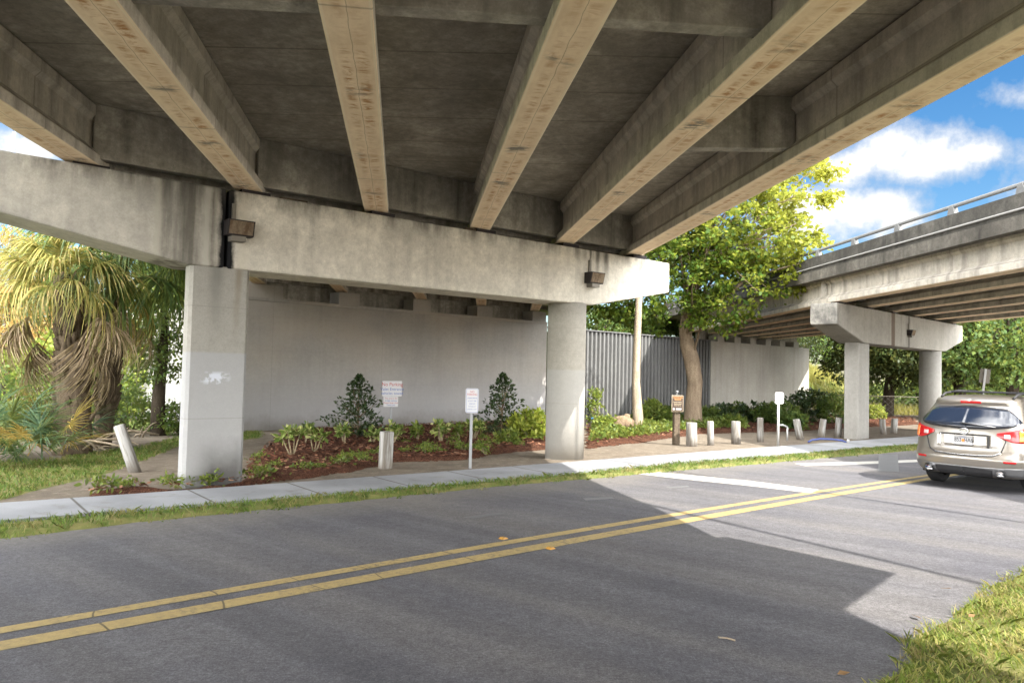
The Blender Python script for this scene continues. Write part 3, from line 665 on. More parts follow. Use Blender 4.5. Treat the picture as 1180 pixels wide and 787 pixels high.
o = rc.build('round_column', M_COLR, pier, (8.27, .36, 0)); o['label'] = 'round concrete column'
for i in range(6):
    sl, x0, ye = gline[i]; v = np.array([x0 + sl * ye, ye]) - P0; t = float(v @ PU)
    bearing(pier, t - .12, .18, ZT - .03, ZB - .002); bearing(pier, t + .12, .72, ZT - .03, ZB - .002)
MB().box((3.4, .62, ZT + .02), (13.5, .10, .12)).build('ledge_block', M_DIA, pier)
for t0, L in ((1.3, .5), (3.1, .35), (5.4, .7), (-2.2, .9)):
    MB().box((t0, .10, ZT + .035), (L, .09, .05)).build('timber_scrap', M_WOODDK, pier)
# pier on the camera's side of the road (out of the picture; its end shades the road)
Pn = P0 + PN * -14.3 + PU * -2.0
p2 = empty('bridge_pier', (*Pn, 0), PIER_RZ, 'concrete pier behind the near road edge with raised end block', 'bridge pier')
EN = float((np.array([6.77, 4.37]) - Pn) @ PU); EV = float((np.array([6.77, 4.37]) - Pn) @ PN)
cap_part([(-3, 4.2), (-3, ZT), (EN, ZT), (EN, 4.65), (EN - 1.75, 4.30), (EN - 2.6, 4.16), (EN - 3.8, ZS), (-1, ZS)], p2, M_CAP2, .9, EV)
MB().box((EN - .45, EV + .45, (ZT + ZD - .01) / 2), (.9, .88, ZD - .012 - ZT)).build('end_block', M_CAP2, p2)
MB().tube([(0, 0, -.3), (0, 0, ZS + .01)], .42, 32).build('round_column', M_COL2, p2, (EN - 4.3, EV + .45, 0)); MB().tube([(0, 0, -.3), (0, 0, ZS + .01)], .42, 32).build('round_column', M_COL2, p2, (EN - 11.5, EV + .45, 0))

# ---- wall lights on the pier caps
def wall_light(px, py, label, origin, n2, rz, scale=1.0):
    d = ray(px, py); o3 = np.array([*origin, 0.]); nn = np.array([*n2, 0.]); p = cC + d * (np.dot(o3 - cC, nn) / np.dot(d, nn))
    e = empty('wall_light', tuple(p), rz, label, 'lamp', 'floodlights on the pier caps')
    s = scale * .86
    prof = [(0, .17 * s), (-.30 * s, .17 * s), (-.22 * s, -.13 * s), (0, -.13 * s)]
    b = MB(); b.add([(-.26 * s, y, z) for y, z in prof] + [(.26 * s, y, z) for y, z in prof], [(0, 1, 2, 3), (7, 6, 5, 4), (0, 4, 5, 1), (2, 6, 7, 3), (3, 7, 4, 0), (1, 5, 6, 2)])
    b.build('housing', M_DARKMETAL, e, bevel=.008)
    b = MB(); b.add([(-.23 * s, -.298 * s, .145 * s), (.23 * s, -.298 * s, .145 * s), (.23 * s, -.232 * s, -.105 * s), (-.23 * s, -.232 * s, -.105 * s)], [(0, 1, 2, 3)]); b.build('lens', M_RUST, e, loc=(0, -.006, 0))
    MB().box((-.03 * s, -.12 * s, -.185 * s), (.28 * s, .22 * s, .10 * s)).build('ballast_box', M_GREYMETAL, e)
    MB().box((-.08 * s, -.025 * s, .35 * s), (.07 * s, .05 * s, .34 * s)).build('conduit', M_GREYMETAL, e)
wall_light(273, 266, 'rusty floodlight on the pier cap beside the black stained joint', P0 + PN * -.05, PN, PIER_RZ)
wall_light(681, 322, 'rusty floodlight on the pier cap above the round column', P0 + PN * -.05, PN, PIER_RZ)

# ---- near abutment
WA = np.array([-9.38, 28.2]); WB = np.array([1.09, 38.0]); WU = (WB - WA) / np.hypot(*(WB - WA)); WN = np.array([-WU[1], WU[0]]); WRZ = math.atan2(WU[1], WU[0])
WO = WA - WN * .35
ab = empty('abutment_wall', (*WO, 0), WRZ, 'grey painted concrete abutment wall behind the mulch bed under the near overpass', 'wall')
LW = 16.3
MB().box((LW / 2 - 1.4, .45, 1.83), (LW, .9, 4.94)).build('breast_wall', M_WALL, ab)
MB().box((LW / 2 - 1.4, .44, 4.365), (LW, .92, .12)).build('seat_ledge', M_WALL, ab)
pos = [float((np.array(p) - WA) @ WU) for p in PED]
for k, t in enumerate(pos):
    w = 1.9 if k == 0 else .95
    MB().box((t + (-.2 if k == 0 else 0), .36, 4.425 + .24), (w, .72, .48)).build('pedestal', M_WALL, ab)
MB().box((LW / 2 - 1.4, 1.05, 4.425 + (ZD - 4.43) / 2), (LW, .25, ZD - 4.43)).build('backwall', M_DIA, ab)
MB().box((-1.25, 8, 1.9), (.3, 14, 4.9)).build('wing_wall', M_WALL, ab)
for k in range(5):
    MB().box(((pos[k] + pos[k + 1]) / 2, .80, 5.20), (pos[k + 1] - pos[k] - .4, .14, .18)).build('cross_beam', M_DIA, ab)

# ---- sheet pile wall between the abutments
SA = WO + WU * (LW - 1.36); SB = np.array([12.65, 48.6]); SD = SB - SA; SL = float(np.hypot(*SD)); SRZ = math.atan2(SD[1], SD[0])
sp = empty('sheet_pile_wall', (*SA, 0), SRZ, 'dark grey corrugated sheet pile wall between the two bridge abutments', 'wall')
b = MB(); x = 0; prof = []
while x < SL: prof += [(x, 0), (x + .13, 0), (x + .17, .15), (x + .30, .15)]; x += .34
n = len(prof); b.add([(p[0], p[1], -.9) for p in prof] + [(p[0], p[1], 4.15) for p in prof], [(i, i + 1, n + i + 1, n + i) for i in range(n - 1)]); b.build('corrugated_sheet', M_SHEET, sp)
MB().box((SL / 2, .08, 4.18), (SL, .26, .06)).build('top_cap', M_SHEET, sp)

# ================================================================== FAR OVERPASS
KF = 1.10; ZF = 1.95 + 2.4 * KF; ZFD = ZF + .914 + .03
far = empty('concrete_overpass', (0, 0, 0), label='second concrete overpass at the right with metal railing on a dark weathered parapet', cat='bridge')
PH2 = R_(46); FU = np.array([math.sin(PH2), math.cos(PH2)]); FN = np.array([-math.cos(PH2), math.sin(PH2)]); F_RZ = math.pi / 2 - PH2
FB = np.array([10.62, 23.3]) * KF
fdir = np.array([-.0745, 1.]); fdir /= np.hypot(*fdir)
FWU = np.array([20.3 - 12.8, 52.3 - 45.5]); FWU /= np.hypot(*FWU); FW0 = np.array([12.8, 45.5]) * KF - FWU * 1.7; FWN = np.array([-FWU[1], FWU[0]])
FP = FB + FN * .68
for i in range(6):
    p = FP + FU * (.56 + 2.45 * i) + FN * .45
    girder(p - fdir * 38, p - fdir * .04, ZF, far, M_GIRD)
    e = np.array([11.3, 46.6]) + FWU * (2.0 * i) + FWN * .3
    girder(p + fdir * .04, e, ZF, far, M_GIRD)
for i in range(5):
    p = FP + FU * (.56 + 2.45 * i); q = FP + FU * (.56 + 2.45 * (i + 1))
    for d_ in (.2, .85):
        c1 = p + FN * d_; c2 = q + FN * d_; dd = (c2 - c1) / np.hypot(*(c2 - c1)); c1 = c1 + dd * .13; c2 = c2 - dd * .13; cc = (c1 + c2) / 2
        MB().box((0, 0, 0), (float(np.hypot(*(c2 - c1))), .2, .72)).build('diaphragm', M_DIA, far, (cc[0], cc[1], ZF + .55), math.atan2(dd[1], dd[0]))
FL = [tuple(FB + np.array([-.86, 0]) - fdir * 38), tuple(FB + np.array([-.86, 0])), tuple(FB + np.array([-.86, 0]) + fdir * 25), tuple(FB + np.array([-.86, 0]) + fdir * 44)]
wr = 2.45 * 5 * FU
FR = [tuple(FB + wr + np.array([1.0, 0]) - fdir * 45), tuple(FB + wr + np.array([1.0, 0])), (24.6, 59), (24.3, 70)]
MB().prism(offs(FR, .3) + offs(FL, -.3)[::-1], ZFD, ZFD + .2).build('deck_slab', M_DECK, far)
parapet(FL, -.30, ZFD - .13, .34, far, M_PARA)
FL2 = [(p[0], p[1]) for p in offs(FL, -.02)]; 
pp = parapet(FL2, -.26, ZFD + .212, .50, far, M_PARATOP)
parapet(FR, .295, ZFD - .05, .78, far, M_PARATOP)
zr = ZFD + .712
def polyline_pts(poly, z, step=None):
    return [(p[0], p[1], z) for p in poly]
RL = offs(FL, -.15)
MB().tube(polyline_pts(RL, zr + .235), .055, 8).build('guard_rail', M_RAIL, far)
MB().tube(polyline_pts(offs(FL, .035), ZFD + .33), .028, 8).build('conduit_pipe', M_RAIL2, far)
for k in range(22):
    p = np.array(FL[1]) + np.array([.15, 0]) + fdir * (-30 + 2.45 * k - .4)
    if k > 12: 
        a0 = np.array(RL[1]); a1 = np.array(RL[2]); p = a0 + (a1 - a0) * ((-30 + 2.45 * k - .4) / np.hypot(*(a1 - a0)))
    b = MB(); b.prism_y([(-.17, 0), (.17, 0), (.10, .235), (-.08, .235)], -.06, .06); 
    b.build('rail_post', M_RAIL, far, (p[0], p[1], zr + .002), math.pi / 2)
fp = empty('bridge_pier', (*(FP), 0), F_RZ, 'far concrete pier under the second overpass with tapered cap and black drain stain', 'bridge pier')
FT, FS = ZF - .07, 3.24
fx0 = float((np.array([9.98, 23.55]) * KF - FP) @ FU); fx1 = fx0 + 13.8
def far_cap_marks(m, col):
    x, y, z = m.xyz()
    for xx, w, c_ in ((4.8, .15, (.10, .07, .05)), (6.5, .08, (.09, .08, .07)), (5.65, .02, (.16, .15, .13))):
        col = m.mix(col, c_, m.math('MULTIPLY', m.near(x, xx, w, w * 1.5), .85))
    mould = m.math('MULTIPLY', m.rng(x, fx0 + .35, fx0 - .05), m.ramp(m.noise(2.4, 5, .7), [(.42, 0), (.62, .8)]))
    return m.mix(col, (.06, .058, .055), mould)
M_CAPF = concrete('far_pier_cap_concrete', (.31, .294, .258), (.265, .252, .226), (.11, .103, .093), .35, .3, far_cap_marks)
cap_part([(fx0, 3.79), (fx0, FT), (fx1, FT), (fx1, 3.79), (fx1 - 2.4, FS), (fx0 + 2.35, FS)], fp, M_CAPF, .95, -.05)
MB().prism(chamf(1.0, .52, .03), -.7, FS + .02, M=Matrix.Translation((fx0 + 2.75, .38, 0))).build('square_column', M_COL2, fp)
MB().tube([(0, 0, -.7), (0, 0, FS + .02)], .44, 36).build('round_column', M_COL2, fp, (fx1 - 2.95, .42, 0))
for i in range(6): bearing(fp, .56 + 2.45 * i - .2, .2, FT - .02, ZF - .002); bearing(fp, .56 + 2.45 * i + .2, .68, FT - .02, ZF - .002)
wall_light(1047, 384, 'small dark floodlight on the far pier cap beside its drain stain', FP + FN * -.05, FN, F_RZ, .85)
fa = empty('abutment_wall', (*FW0, 0), math.atan2(FWU[1], FWU[0]), 'plain concrete abutment wall under the second overpass with sunlit right end', 'wall')
FLW = 13.1
MB().box((FLW / 2 - .1, .45, 1.65), (FLW, .9, 5.0)).build('breast_wall', M_WALL2, fa)
for i in range(6): MB().box((.6 + 2.0 * i + .5, .4, 4.152 + .20), (.75, .7, .40)).build('pedestal', M_WALL2, fa)
MB().box((FLW / 2 - .1, 1.1, 4.152 + (ZFD - 4.16) / 2), (FLW, .25, ZFD - 4.165)).build('backwall', M_DIA, fa)
MB().box((FLW + .06, 5, 1.65), (.3, 8, 4.9)).build('wing_wall', M_WALL2, fa)
# ================================================================== PLANTS
def unit(v): return v / (np.linalg.norm(v, axis=-1, keepdims=True) + 1e-9)
def leaves(name, pts, size, mat, parent, shape='kite', aspect=.55, up=.3, droop=0., out=None, jit=.35, loc=None, cup=.12):
    """one leaf face per point; leaves point outwards (out) with scatter"""
    pts = np.asarray(pts, float); n = len(pts)
    d = RNG.normal(size=(n, 3)); d = unit(d)
    if out is not None: d = unit(d * .9 + out)
    d[:, 2] -= droop; d = unit(d)
    nr = RNG.normal(size=(n, 3)); nr[:, 2] += up * 3; nr = unit(nr - d * np.sum(nr * d, 1, keepdims=True)); sd = np.cross(d, nr)
    L = (size * (1 + jit * RNG.uniform(-1, 1, n)))[:, None]; W = L * aspect / 2
    if shape == 'kite':
        V = np.stack([pts, pts + d * L * .45 + sd * W + nr * L * cup, pts + d * L, pts + d * L * .45 - sd * W + nr * L * cup], 1); k = 4
    else:
        V = np.stack([pts, pts + d * L * .22 + sd * W * .85, pts + d * L * .6 + sd * W * .8 + nr * L * cup * .3, pts + d * L, pts + d * L * .6 - sd * W * .8 + nr * L * cup * .3, pts + d * L * .22 - sd * W * .85], 1); k = 6
    me = arr_mesh(name, V.reshape(-1, 3), k); return link(name, me, mat, parent, loc)
def blob_pts(c, r, n, power=.45):
    v = unit(RNG.normal(size=(n, 3))); rad = RNG.random(n) ** power
    return np.asarray(c) + v * rad[:, None] * np.asarray(r), v
def crown_pts(ells, ncl, per, spread, zmin=-1e9, keep=None):
    """leaf clusters inside a union of ellipsoids -> leaf points, outward dirs, cluster centres"""
    w = np.array([e[1][0] * e[1][1] * e[1][2] for e in ells]) ** .8; w /= w.sum(); C = []
    while len(C) < ncl:
        i = RNG.choice(len(ells), p=w); c, r = np.array(ells[i][0], float), np.array(ells[i][1], float)
        v = unit(RNG.normal(size=3)); p = c + v * r * RNG.random() ** .33
        if p[2] < zmin or (keep is not None and not keep(p)): continue
        C.append((p, v))
    P_, O_ = [], []
    for p, v in C:
        k = max(4, int(per * RNG.uniform(.5, 1.5))); s = spread * RNG.uniform(.6, 1.3)
        q = RNG.normal(size=(k, 3)) * np.array([s, s, s * .6]); P_.append(p + q); O_.append(np.tile(v * .7 + np.array([0, 0, -.1]), (k, 1)))
    return np.concatenate(P_), np.concatenate(O_), [c[0] for c in C]
def limb(b, p, q, r0, r1, sag=.15, n=6, seg=4):
    p = Vector(p); q = Vector(q); pts = []; L = (q - p).length
    for i in range(seg + 1):
        t = i / seg; v = p.lerp(q, t); v += Vector((random.uniform(-1, 1), random.uniform(-1, 1), random.uniform(-.4, 1))) * L * .05 * math.sin(math.pi * t); v.z += math.sin(math.pi * t) * L * sag; pts.append(v)
    b.tube(pts, [r0 + (r1 - r0) * i / seg for i in range(seg + 1)], n)
def tree(name, label, cat, base, trunk, radii, ells, ncl, per, spread, size, lmat, bmat, group=None, nlimb=14, shape='kite', aspect=.6, up=.25, fork=None, twigs=0, keep=None, rz=0.):
    e = empty(name, base, rz, label, cat, group)
    P_, O_, C_ = crown_pts(ells, ncl, per, spread, keep=keep)
    b = MB(); b.tube(trunk, radii, 12)
    fk = [Vector(t) for t in trunk]; nT = len(fk)
    C2 = sorted(C_, key=lambda c: RNG.random())[:nlimb + twigs]
    for k, c in enumerate(C2):
        i = min(nT - 1, max(1, nT - 1 - int(abs(RNG.normal()) * 1.3)))
        s = fk[i]
        limb(b, s, c, radii[i] * (.5 if k < nlimb else .18), .015, .08)
    b.build('trunk', bmat, e)
    leaves('crown', P_, size, lmat, e, shape, aspect, up, .15, O_)
    return e
M_BARKT = bark('grey_brown_bark', (.19, .14, .10), (.30, .235, .165))
# ---- the turning tree between the bridges
tb = at_y(797, 489, 32.5); tb[2] = gh(tb[0], tb[1]) - .1
def rel(px, py, Y, b0): return tuple(at_y(px, py, Y) - b0)
trk = [(0, 0, -.3), (.05, 0, .1), rel(799, 462, 32.5, tb), rel(801, 440, 32.4, tb), rel(797, 415, 32.3, tb), rel(792, 397, 32.2, tb), rel(789, 378, 32.0, tb), rel(795, 340, 32, tb), rel(800, 300, 32, tb)]
rad = [.50, .42, .34, .32, .33, .31, .24, .16, .08]
def E3(px, py, Y, r): return (rel(px, py, Y, tb), r)
ells = [E3(800, 300, 31, (2.6, 2.6, 1.9)), E3(850, 260, 30.0, (2.9, 2.6, 2.2)), E3(905, 215, 29.0, (1.8, 2.0, 1.5)), E3(890, 275, 29.0, (1.9, 1.8, 1.3)), E3(770, 343, 31, (2.2, 2.0, 1.0)), E3(725, 350, 31.5, (1.7, 1.5, .85)), E3(700, 350, 31.5, (1.2, 1.2, .6)), E3(768, 372, 31., (1.2, 1.2, .55)), E3(840, 372, 30.3, (.8, .8, .35)), E3(935, 295, 28.6, (.9, .9, .6)), E3(930, 190, 28.6, (1.0, 1.0, .8)),
        E3(825, 357, 30.6, (1.6, 1.6, .7)), E3(870, 325, 29.6, (1.6, 1.6, .9)), E3(760, 270, 32.5, (2.4, 2.4, 2.0)), E3(870, 170, 31, (2.6, 2.6, 2.0))]
tree('street_tree', 'broad tree with leaves turning yellow, growing between the two overpasses', 'tree', tuple(tb), trk, rad, ells, 560, 52, .21, .165, M_LEAF_Y, M_BARKT, None, 26, 'hex', .75, .4, twigs=90)
# ---- pale bare trunk
bb = at_y(735, 488, 29.0); bb[2] = gh(bb[0], bb[1]) - .1
tr2 = [(0, 0, -.2), rel(735, 480, 29, bb), rel(733, 440, 29, bb), rel(734, 400, 29, bb), rel(736, 350, 29, bb), rel(739, 290, 29, bb), rel(741, 240, 29, bb), rel(745, 190, 29, bb)]
ells2 = [((.4, 0.5, 9.6), (2.2, 2.2, 1.6)), ((-1.2, .3, 8.6), (1.5, 1.5, 1.0)), ((1.6, .4, 8.8), (1.4, 1.4, 1.0))]
tree('slender_tree', 'slender pale bare trunk rising behind the sunlit end of the near pier cap', 'tree', tuple(bb), tr2, [.25, .20, .15, .14, .13, .12, .10, .06], ells2, 110, 24, .3, .24, M_LEAF_Y, M_BARK_PALE, None, 9, 'hex', .85, .5)
sb_ = at_y(718, 492, 28.6); sb_[2] = gh(sb_[0], sb_[1])
e = empty('tree_stump', tuple(sb_), .3, 'rough cut stump lying against the slender pale trunk', 'stump')
b = MB(); b.tube([(-.45, 0, .12), (-.2, .05, .26), (.1, 0, .30), (.35, -.05, .22)], [.22, .31, .30, .20], 12); b.tube([(.1, 0, .3), (.2, .05, .62)], [.18, .10], 9); b.tube([(-.2, 0, .3), (-.28, -.1, .52)], [.10, .05], 8); b.build('wood', M_BARK, e)

# ---- palms
def frond_mesh(n=34, L=1.15, pet=1.0, droop=.75, width=.030, seed=0, fold=.5, costa=.35, dry=False):
    """fan leaf along +x: petiole then a fan of narrow segments whose tips hang"""
    rg = np.random.default_rng(seed); V = []
    for k in range(n):
        a = (k / (n - 1) - .5) * 2; ang = a * R_(112) * (1 if not dry else .55)
        s0 = np.array([pet + costa * (1 - abs(a)) * .9, 0, .0]); d = np.array([math.cos(ang), math.sin(ang), .22 * math.cos(a * 2) - .1])
        l = L * (1 - .35 * abs(a)) * rg.uniform(.85, 1.1); p = s0.copy(); sdv = np.array([-math.sin(ang), math.cos(ang), rg.uniform(-.5, .5)]); seg = 6; pr = None; dk = droop * rg.uniform(.65, 1.5)
        d = d + np.array([rg.normal(0, .06), rg.normal(0, .08), rg.normal(0, .08)])
        for i in range(seg + 1):
            t = i / seg; w = width * (1 - t) ** .6 * (1.0 if i else .5) + .002
            cur = (p - sdv * w, p + sdv * w)
            if pr is not None: V += [pr[0], pr[1], cur[1], cur[0]]
            pr = cur; d = d + np.array([0, 0, -dk * .40 * (.35 + t * 1.5)]); d = d / np.linalg.norm(d); p = p + d * l / seg
    pr = None
    for i in range(6):
        t = i / 5; p = np.array([t * pet, 0, .10 * math.sin(t * 2.6) - .03 * t]); w = .022 - .008 * t; cur = (p + np.array([0, -w, 0]), p + np.array([0, w, 0]))
        if pr is not None: V += [pr[0], pr[1], cur[1], cur[0]]
        pr = cur
    return np.array(V)
def frond_at(V, az, el, sc, org):
    M = (Matrix.Translation(org) @ Euler((0, -el, az)).to_matrix().to_4x4() @ Matrix.Scale(sc, 4)); A = np.array(M)
    return V @ A[:3, :3].T + A[:3, 3]
def gravity_frond(az, el, sc, org, seed, **k):
    """build a frond whose droop acts along world z after tilting"""
    V = frond_mesh(seed=seed, **k)
    W = frond_at(V, az, el, sc, (0, 0, 0)); o = np.array(org)
    r = np.hypot(W[:, 0], W[:, 1]); return W + o
M_FROND_L = leafmat('lit_frond', [(0, (.08, .13, .025)), (.6, (.15, .20, .035)), (1, (.26, .28, .06))], .35)
def palm(name, label, base, top, r0, r1, fr, skirt, boots=True, group=None, mats=None):
    e = empty(name, base, 0, label, 'palm tree', group)
    H = Vector(top); b = MB(); n = 10
    pts = [Vector((H.x * t + .12 * math.sin(t * 2.5), H.y * t, -.3 + (H.z + .3) * t)) for t in [i / n for i in range(n + 1)]]
    b.tube(pts, [r0 + (r1 - r0) * i / n for i in range(n + 1)], 14)
    if boots:
        for i in range(90):
            t = random.uniform(.22, .98); c = pts[0].lerp(pts[-1], t); c.x += .12 * math.sin(t * 2.5); a = i * 2.4; rr = r0 + (r1 - r0) * t
            p0 = c + Vector((math.cos(a), math.sin(a), 0)) * rr * .8; p1 = c + Vector((math.cos(a) * (rr + .10), math.sin(a) * (rr + .10), random.uniform(.18, .34)))
            b.tube([p0, p1], [.085, .035], 5)
    b.build('trunk', M_BARK_PALM, e)
    for k, (az, el, sc, mt, dr, kw) in enumerate(fr + skirt):
        V = gravity_frond(az, el, sc, (H.x * (1 - (0 if k < len(fr) else .08)) + .12 * math.sin(2.5) + .12 * math.cos(az), H.y + .12 * math.sin(az), H.z - (.12 if k < len(fr) else (.2 if mt is M_FROND_Y else .3 + 1.0 * ((k * 7) % 10) / 10))), 100 + k, droop=dr, **kw)
        link('frond', arr_mesh('frond', V, 4), mt, e)
    return e
pb = at_y(84, 522, 18.3); pb[2] = gh(pb[0], pb[1]) - .05
fr = []; sk = []
A_ = R_
for az, el, mt, sc in ((-90, 35, M_FROND_Y, 1.0), (-65, 20, M_FROND_Y, 1.0), (-40, 30, M_FROND_Y, 1.0), (-115, 18, M_FROND_Y, .95), (-15, 22, M_FROND_Y, .95), (-140, 28, M_FROND_Y, .95), (165, 38, M_FROND_Y, 1.0),
                       (-75, 52, M_FROND_Y, .9), (-120, 50, M_FROND_Y, .9), (-20, 52, M_FROND_G, .9), (60, 40, M_FROND_G, 1.0), (110, 42, M_FROND_G, 1.0), (20, 30, M_FROND_G, 1.), (-170, 15, M_FROND_Y, .9), (140, 60, M_FROND_G, .9)):
    fr.append((A_(az + random.uniform(-8, 8)), A_(el), sc, mt, 1.25, dict(L=1.25, pet=.75, n=44, width=.017)))
for az, el, mt, sc in ((175, -20, M_FROND_D, 1.0), (-170, -38, M_FROND_D, 1.1), (160, -50, M_FROND_D, 1.1), (-150, -30, M_FROND_D, 1.05), (-15, -25, M_FROND_D, 1.1), (5, -38, M_FROND_D, 1.15), (20, -58, M_FROND_D, 1.15), (-5, -60, M_FROND_D, 1.2),
                       (60, -45, M_FROND_D, 1.0), (110, -50, M_FROND_D, 1.0), (-175, -60, M_FROND_D, 1.1), (-80, -4, M_FROND_Y, 1.0), (-50, 4, M_FROND_Y, 1.05), (-115, 2, M_FROND_Y, 1.05), (-10, 8, M_FROND_Y, 1.0), (-35, -12, M_FROND_Y, 1.1), (-130, -14, M_FROND_Y, 1.1)):
    sk.append((A_(az + random.uniform(-10, 10)), A_(el + random.uniform(-6, 6)), sc, mt, random.uniform(.95, 1.4), dict(L=random.uniform(1.2, 1.6), pet=random.uniform(.6, .9), dry=mt is M_FROND_D, width=.014, n=46)))
ptop = at_y(72, 318, 18.3) - pb
palm('cabbage_palm', 'palm with yellowing fronds and a brown skirt of dead leaves above a booted trunk', tuple(pb), tuple(ptop), .44, .27, fr, sk)
qb = at_y(116, 508, 20.2); qb[2] = gh(qb[0], qb[1]) - .05
fr = []; sk = []
for k in range(34):
    fr.append((A_(k * 137.5), A_(62 - 3.0 * k + random.uniform(-6, 6)), random.uniform(1.25, 1.55), M_FROND_G if k % 4 else M_FROND_L, 1.15, dict(L=1.35, pet=.9, n=44, width=.018)))
for k in range(8): sk.append((A_(k * 47 - 100), A_(-52), 1.05, M_FROND_D if k % 2 else M_FROND_O, 1.1, dict(L=1.3, pet=.9, dry=True, n=34, width=.015)))
qtop = at_y(130, 292, 20.2) - qb
palm('cabbage_palm', 'palm with a full dark green head of hanging fronds behind the yellow one', tuple(qb), tuple(qtop), .24, .20, fr, sk, True)
def palmetto(px, py, Y, label, n, sc, mats, seed):
    b0 = at_y(px, py, Y); b0[2] = gh(b0[0], b0[1]) - .05
    e = empty('palmetto', tuple(b0), 0, label, 'palmetto', 'palmettos by the left lawn'); rg = random.Random(seed)
    for k in range(n):
        V = gravity_frond(A_(k * 137.5 + rg.uniform(-20, 20)), A_(rg.uniform(12, 72)), sc * rg.uniform(.8, 1.15), (rg.uniform(-.2, .2), rg.uniform(-.2, .2), rg.uniform(.05, .35)), seed * 50 + k, droop=rg.uniform(.2, .55), L=.85, pet=.75, n=30, width=.017)
        link('frond', arr_mesh('frond', V, 4), mats[k % len(mats)], e)
palmetto(8, 540, 15.6, 'bluish green palmetto at the left edge of the lawn', 15, 1.0, [M_FROND_B, M_FROND_B, M_FROND_G], 3)
palmetto(44, 538, 15.4, 'low palmetto with orange tinged fronds at the foot of the palm trunk', 10, .72, [M_FROND_O, M_FROND_B, M_FROND_O, M_FROND_G], 5)
palmetto(62, 505, 18.6, 'tall palmetto with drooping green and orange fronds before the palm trunk', 9, 1.0, [M_FROND_B, M_FROND_O, M_FROND_G], 8)
palmetto(-45, 540, 16.5, 'bluish palmetto beyond the left side', 12, 1.2, [M_FROND_B, M_FROND_G], 9)
b0 = at_y(60, 515, 17.6); b0[2] = gh(b0[0], b0[1]) - .05
# ---- tree beside the square column and brush behind
lb = at_y(183, 502, 25.); lb[2] = gh(lb[0], lb[1]) - .1
def LR(px, py, Y): return tuple(at_y(px, py, Y) - lb)
tree('young_tree', 'small dark trunked tree with green crown just left of the square column', 'tree', tuple(lb), [(0, 0, -.2), LR(182, 470, 25), LR(184, 440, 25), LR(188, 400, 25), LR(190, 350, 25), LR(185, 310, 25)], [.27, .21, .19, .16, .11, .05],
     [(LR(185, 345, 24.5), (1.1, 1.2, 1.3)), (LR(160, 395, 24.5), (.9, 1.0, .9)), (LR(200, 400, 25), (.8, 1, .9)), (LR(195, 310, 25.), (1., 1.2, 1.1)), (LR(175, 425, 24.4), (.8, .8, .5))], 300, 24, .20, .13, M_LEAF_MID, M_BARK_DARK, None, 16)
def brush(px, py, Y, label, r, n, mat, size, name='wild_shrub', group='wild shrubs on the left bank', cat='shrub', stems=9, smat=None, per=16, spread=.16):
    b0 = at_y(px, py, Y); b0[2] = ground_z(b0[0], b0[1]); e = empty(name, tuple(b0), 0, label, cat, group)
    P_, O_, C_ = crown_pts([((0, 0, r[2] * .95), r)], n, per, spread); b = MB()
    for c in C_[:stems]: limb(b, (random.uniform(-.15, .15), random.uniform(-.15, .15), -.05), c, .03, .008, .05, 5)
    b.build('stem', smat or M_BARK_DARK, e); leaves('foliage', P_, size, mat, e, 'kite', .55, .2, .1, O_); return e
brush(120, 505, 24.5, 'tangled leafy shrub behind the leaning post', (1.1, .9, 1.05), 80, M_LEAF_MID, .14, stems=26)
brush(150, 500, 26.5, 'dense shrub between the green palm and the small tree', (1.2, 1., .8), 110, M_LEAF_MID, .14)
brush(208, 503, 25.5, 'dark low shrub beside the square column foot', (.8, .8, .55), 90, M_LEAF_MID, .13)
brush(30, 490, 24, 'bushy green shrub behind the bluish palmetto', (1.8, 1.5, 1.2), 110, M_LEAF_MID, .16)
brush(140, 440, 34, 'light green sunlit tree clump behind the dark palm', (2.2, 2., 2.1), 190, M_LEAF_LIGHT, .22, per=18, spread=.3)
brush(205, 400, 34, 'light green bush showing beside the column top', (2.4, 2., 3.4), 240, M_LEAF_LIGHT, .22, per=18, spread=.3)
brush(60, 440, 36, 'green and yellow bush behind the booted palm trunk', (2.2, 2., 1.9), 170, M_LEAF_LIGHT, .24, per=18, spread=.3)
# fallen branches under the brush
for k, (px, py, L, a, r) in enumerate(((118, 520, 1.6, .2, .05), (105, 524, 1.9, -.1, .045), (150, 508, 1.5, .5, .06))):
    p = G(px, py); b = MB(); limb(b, (-L / 2 * math.cos(a), -L / 2 * math.sin(a), .06), (L / 2 * math.cos(a), L / 2 * math.sin(a), .16), r, r * .4, .12, 7)
    for j in range(4): limb(b, (L * random.uniform(-.2, .3), 0, .12), (L * random.uniform(-.3, .6), random.uniform(-.5, .5), random.uniform(.1, .6)), r * .5, .006, .1, 5)
    o = b.build('fallen_branch', M_BARK_PALE, None, tuple(p)); tag(o, ('dry branch on the ground behind the leaning post', 'grey fallen branch beside the palm trunk foot', 'thick fallen limb under the small tree')[k], 'branch', 'fallen branches on the left bank')
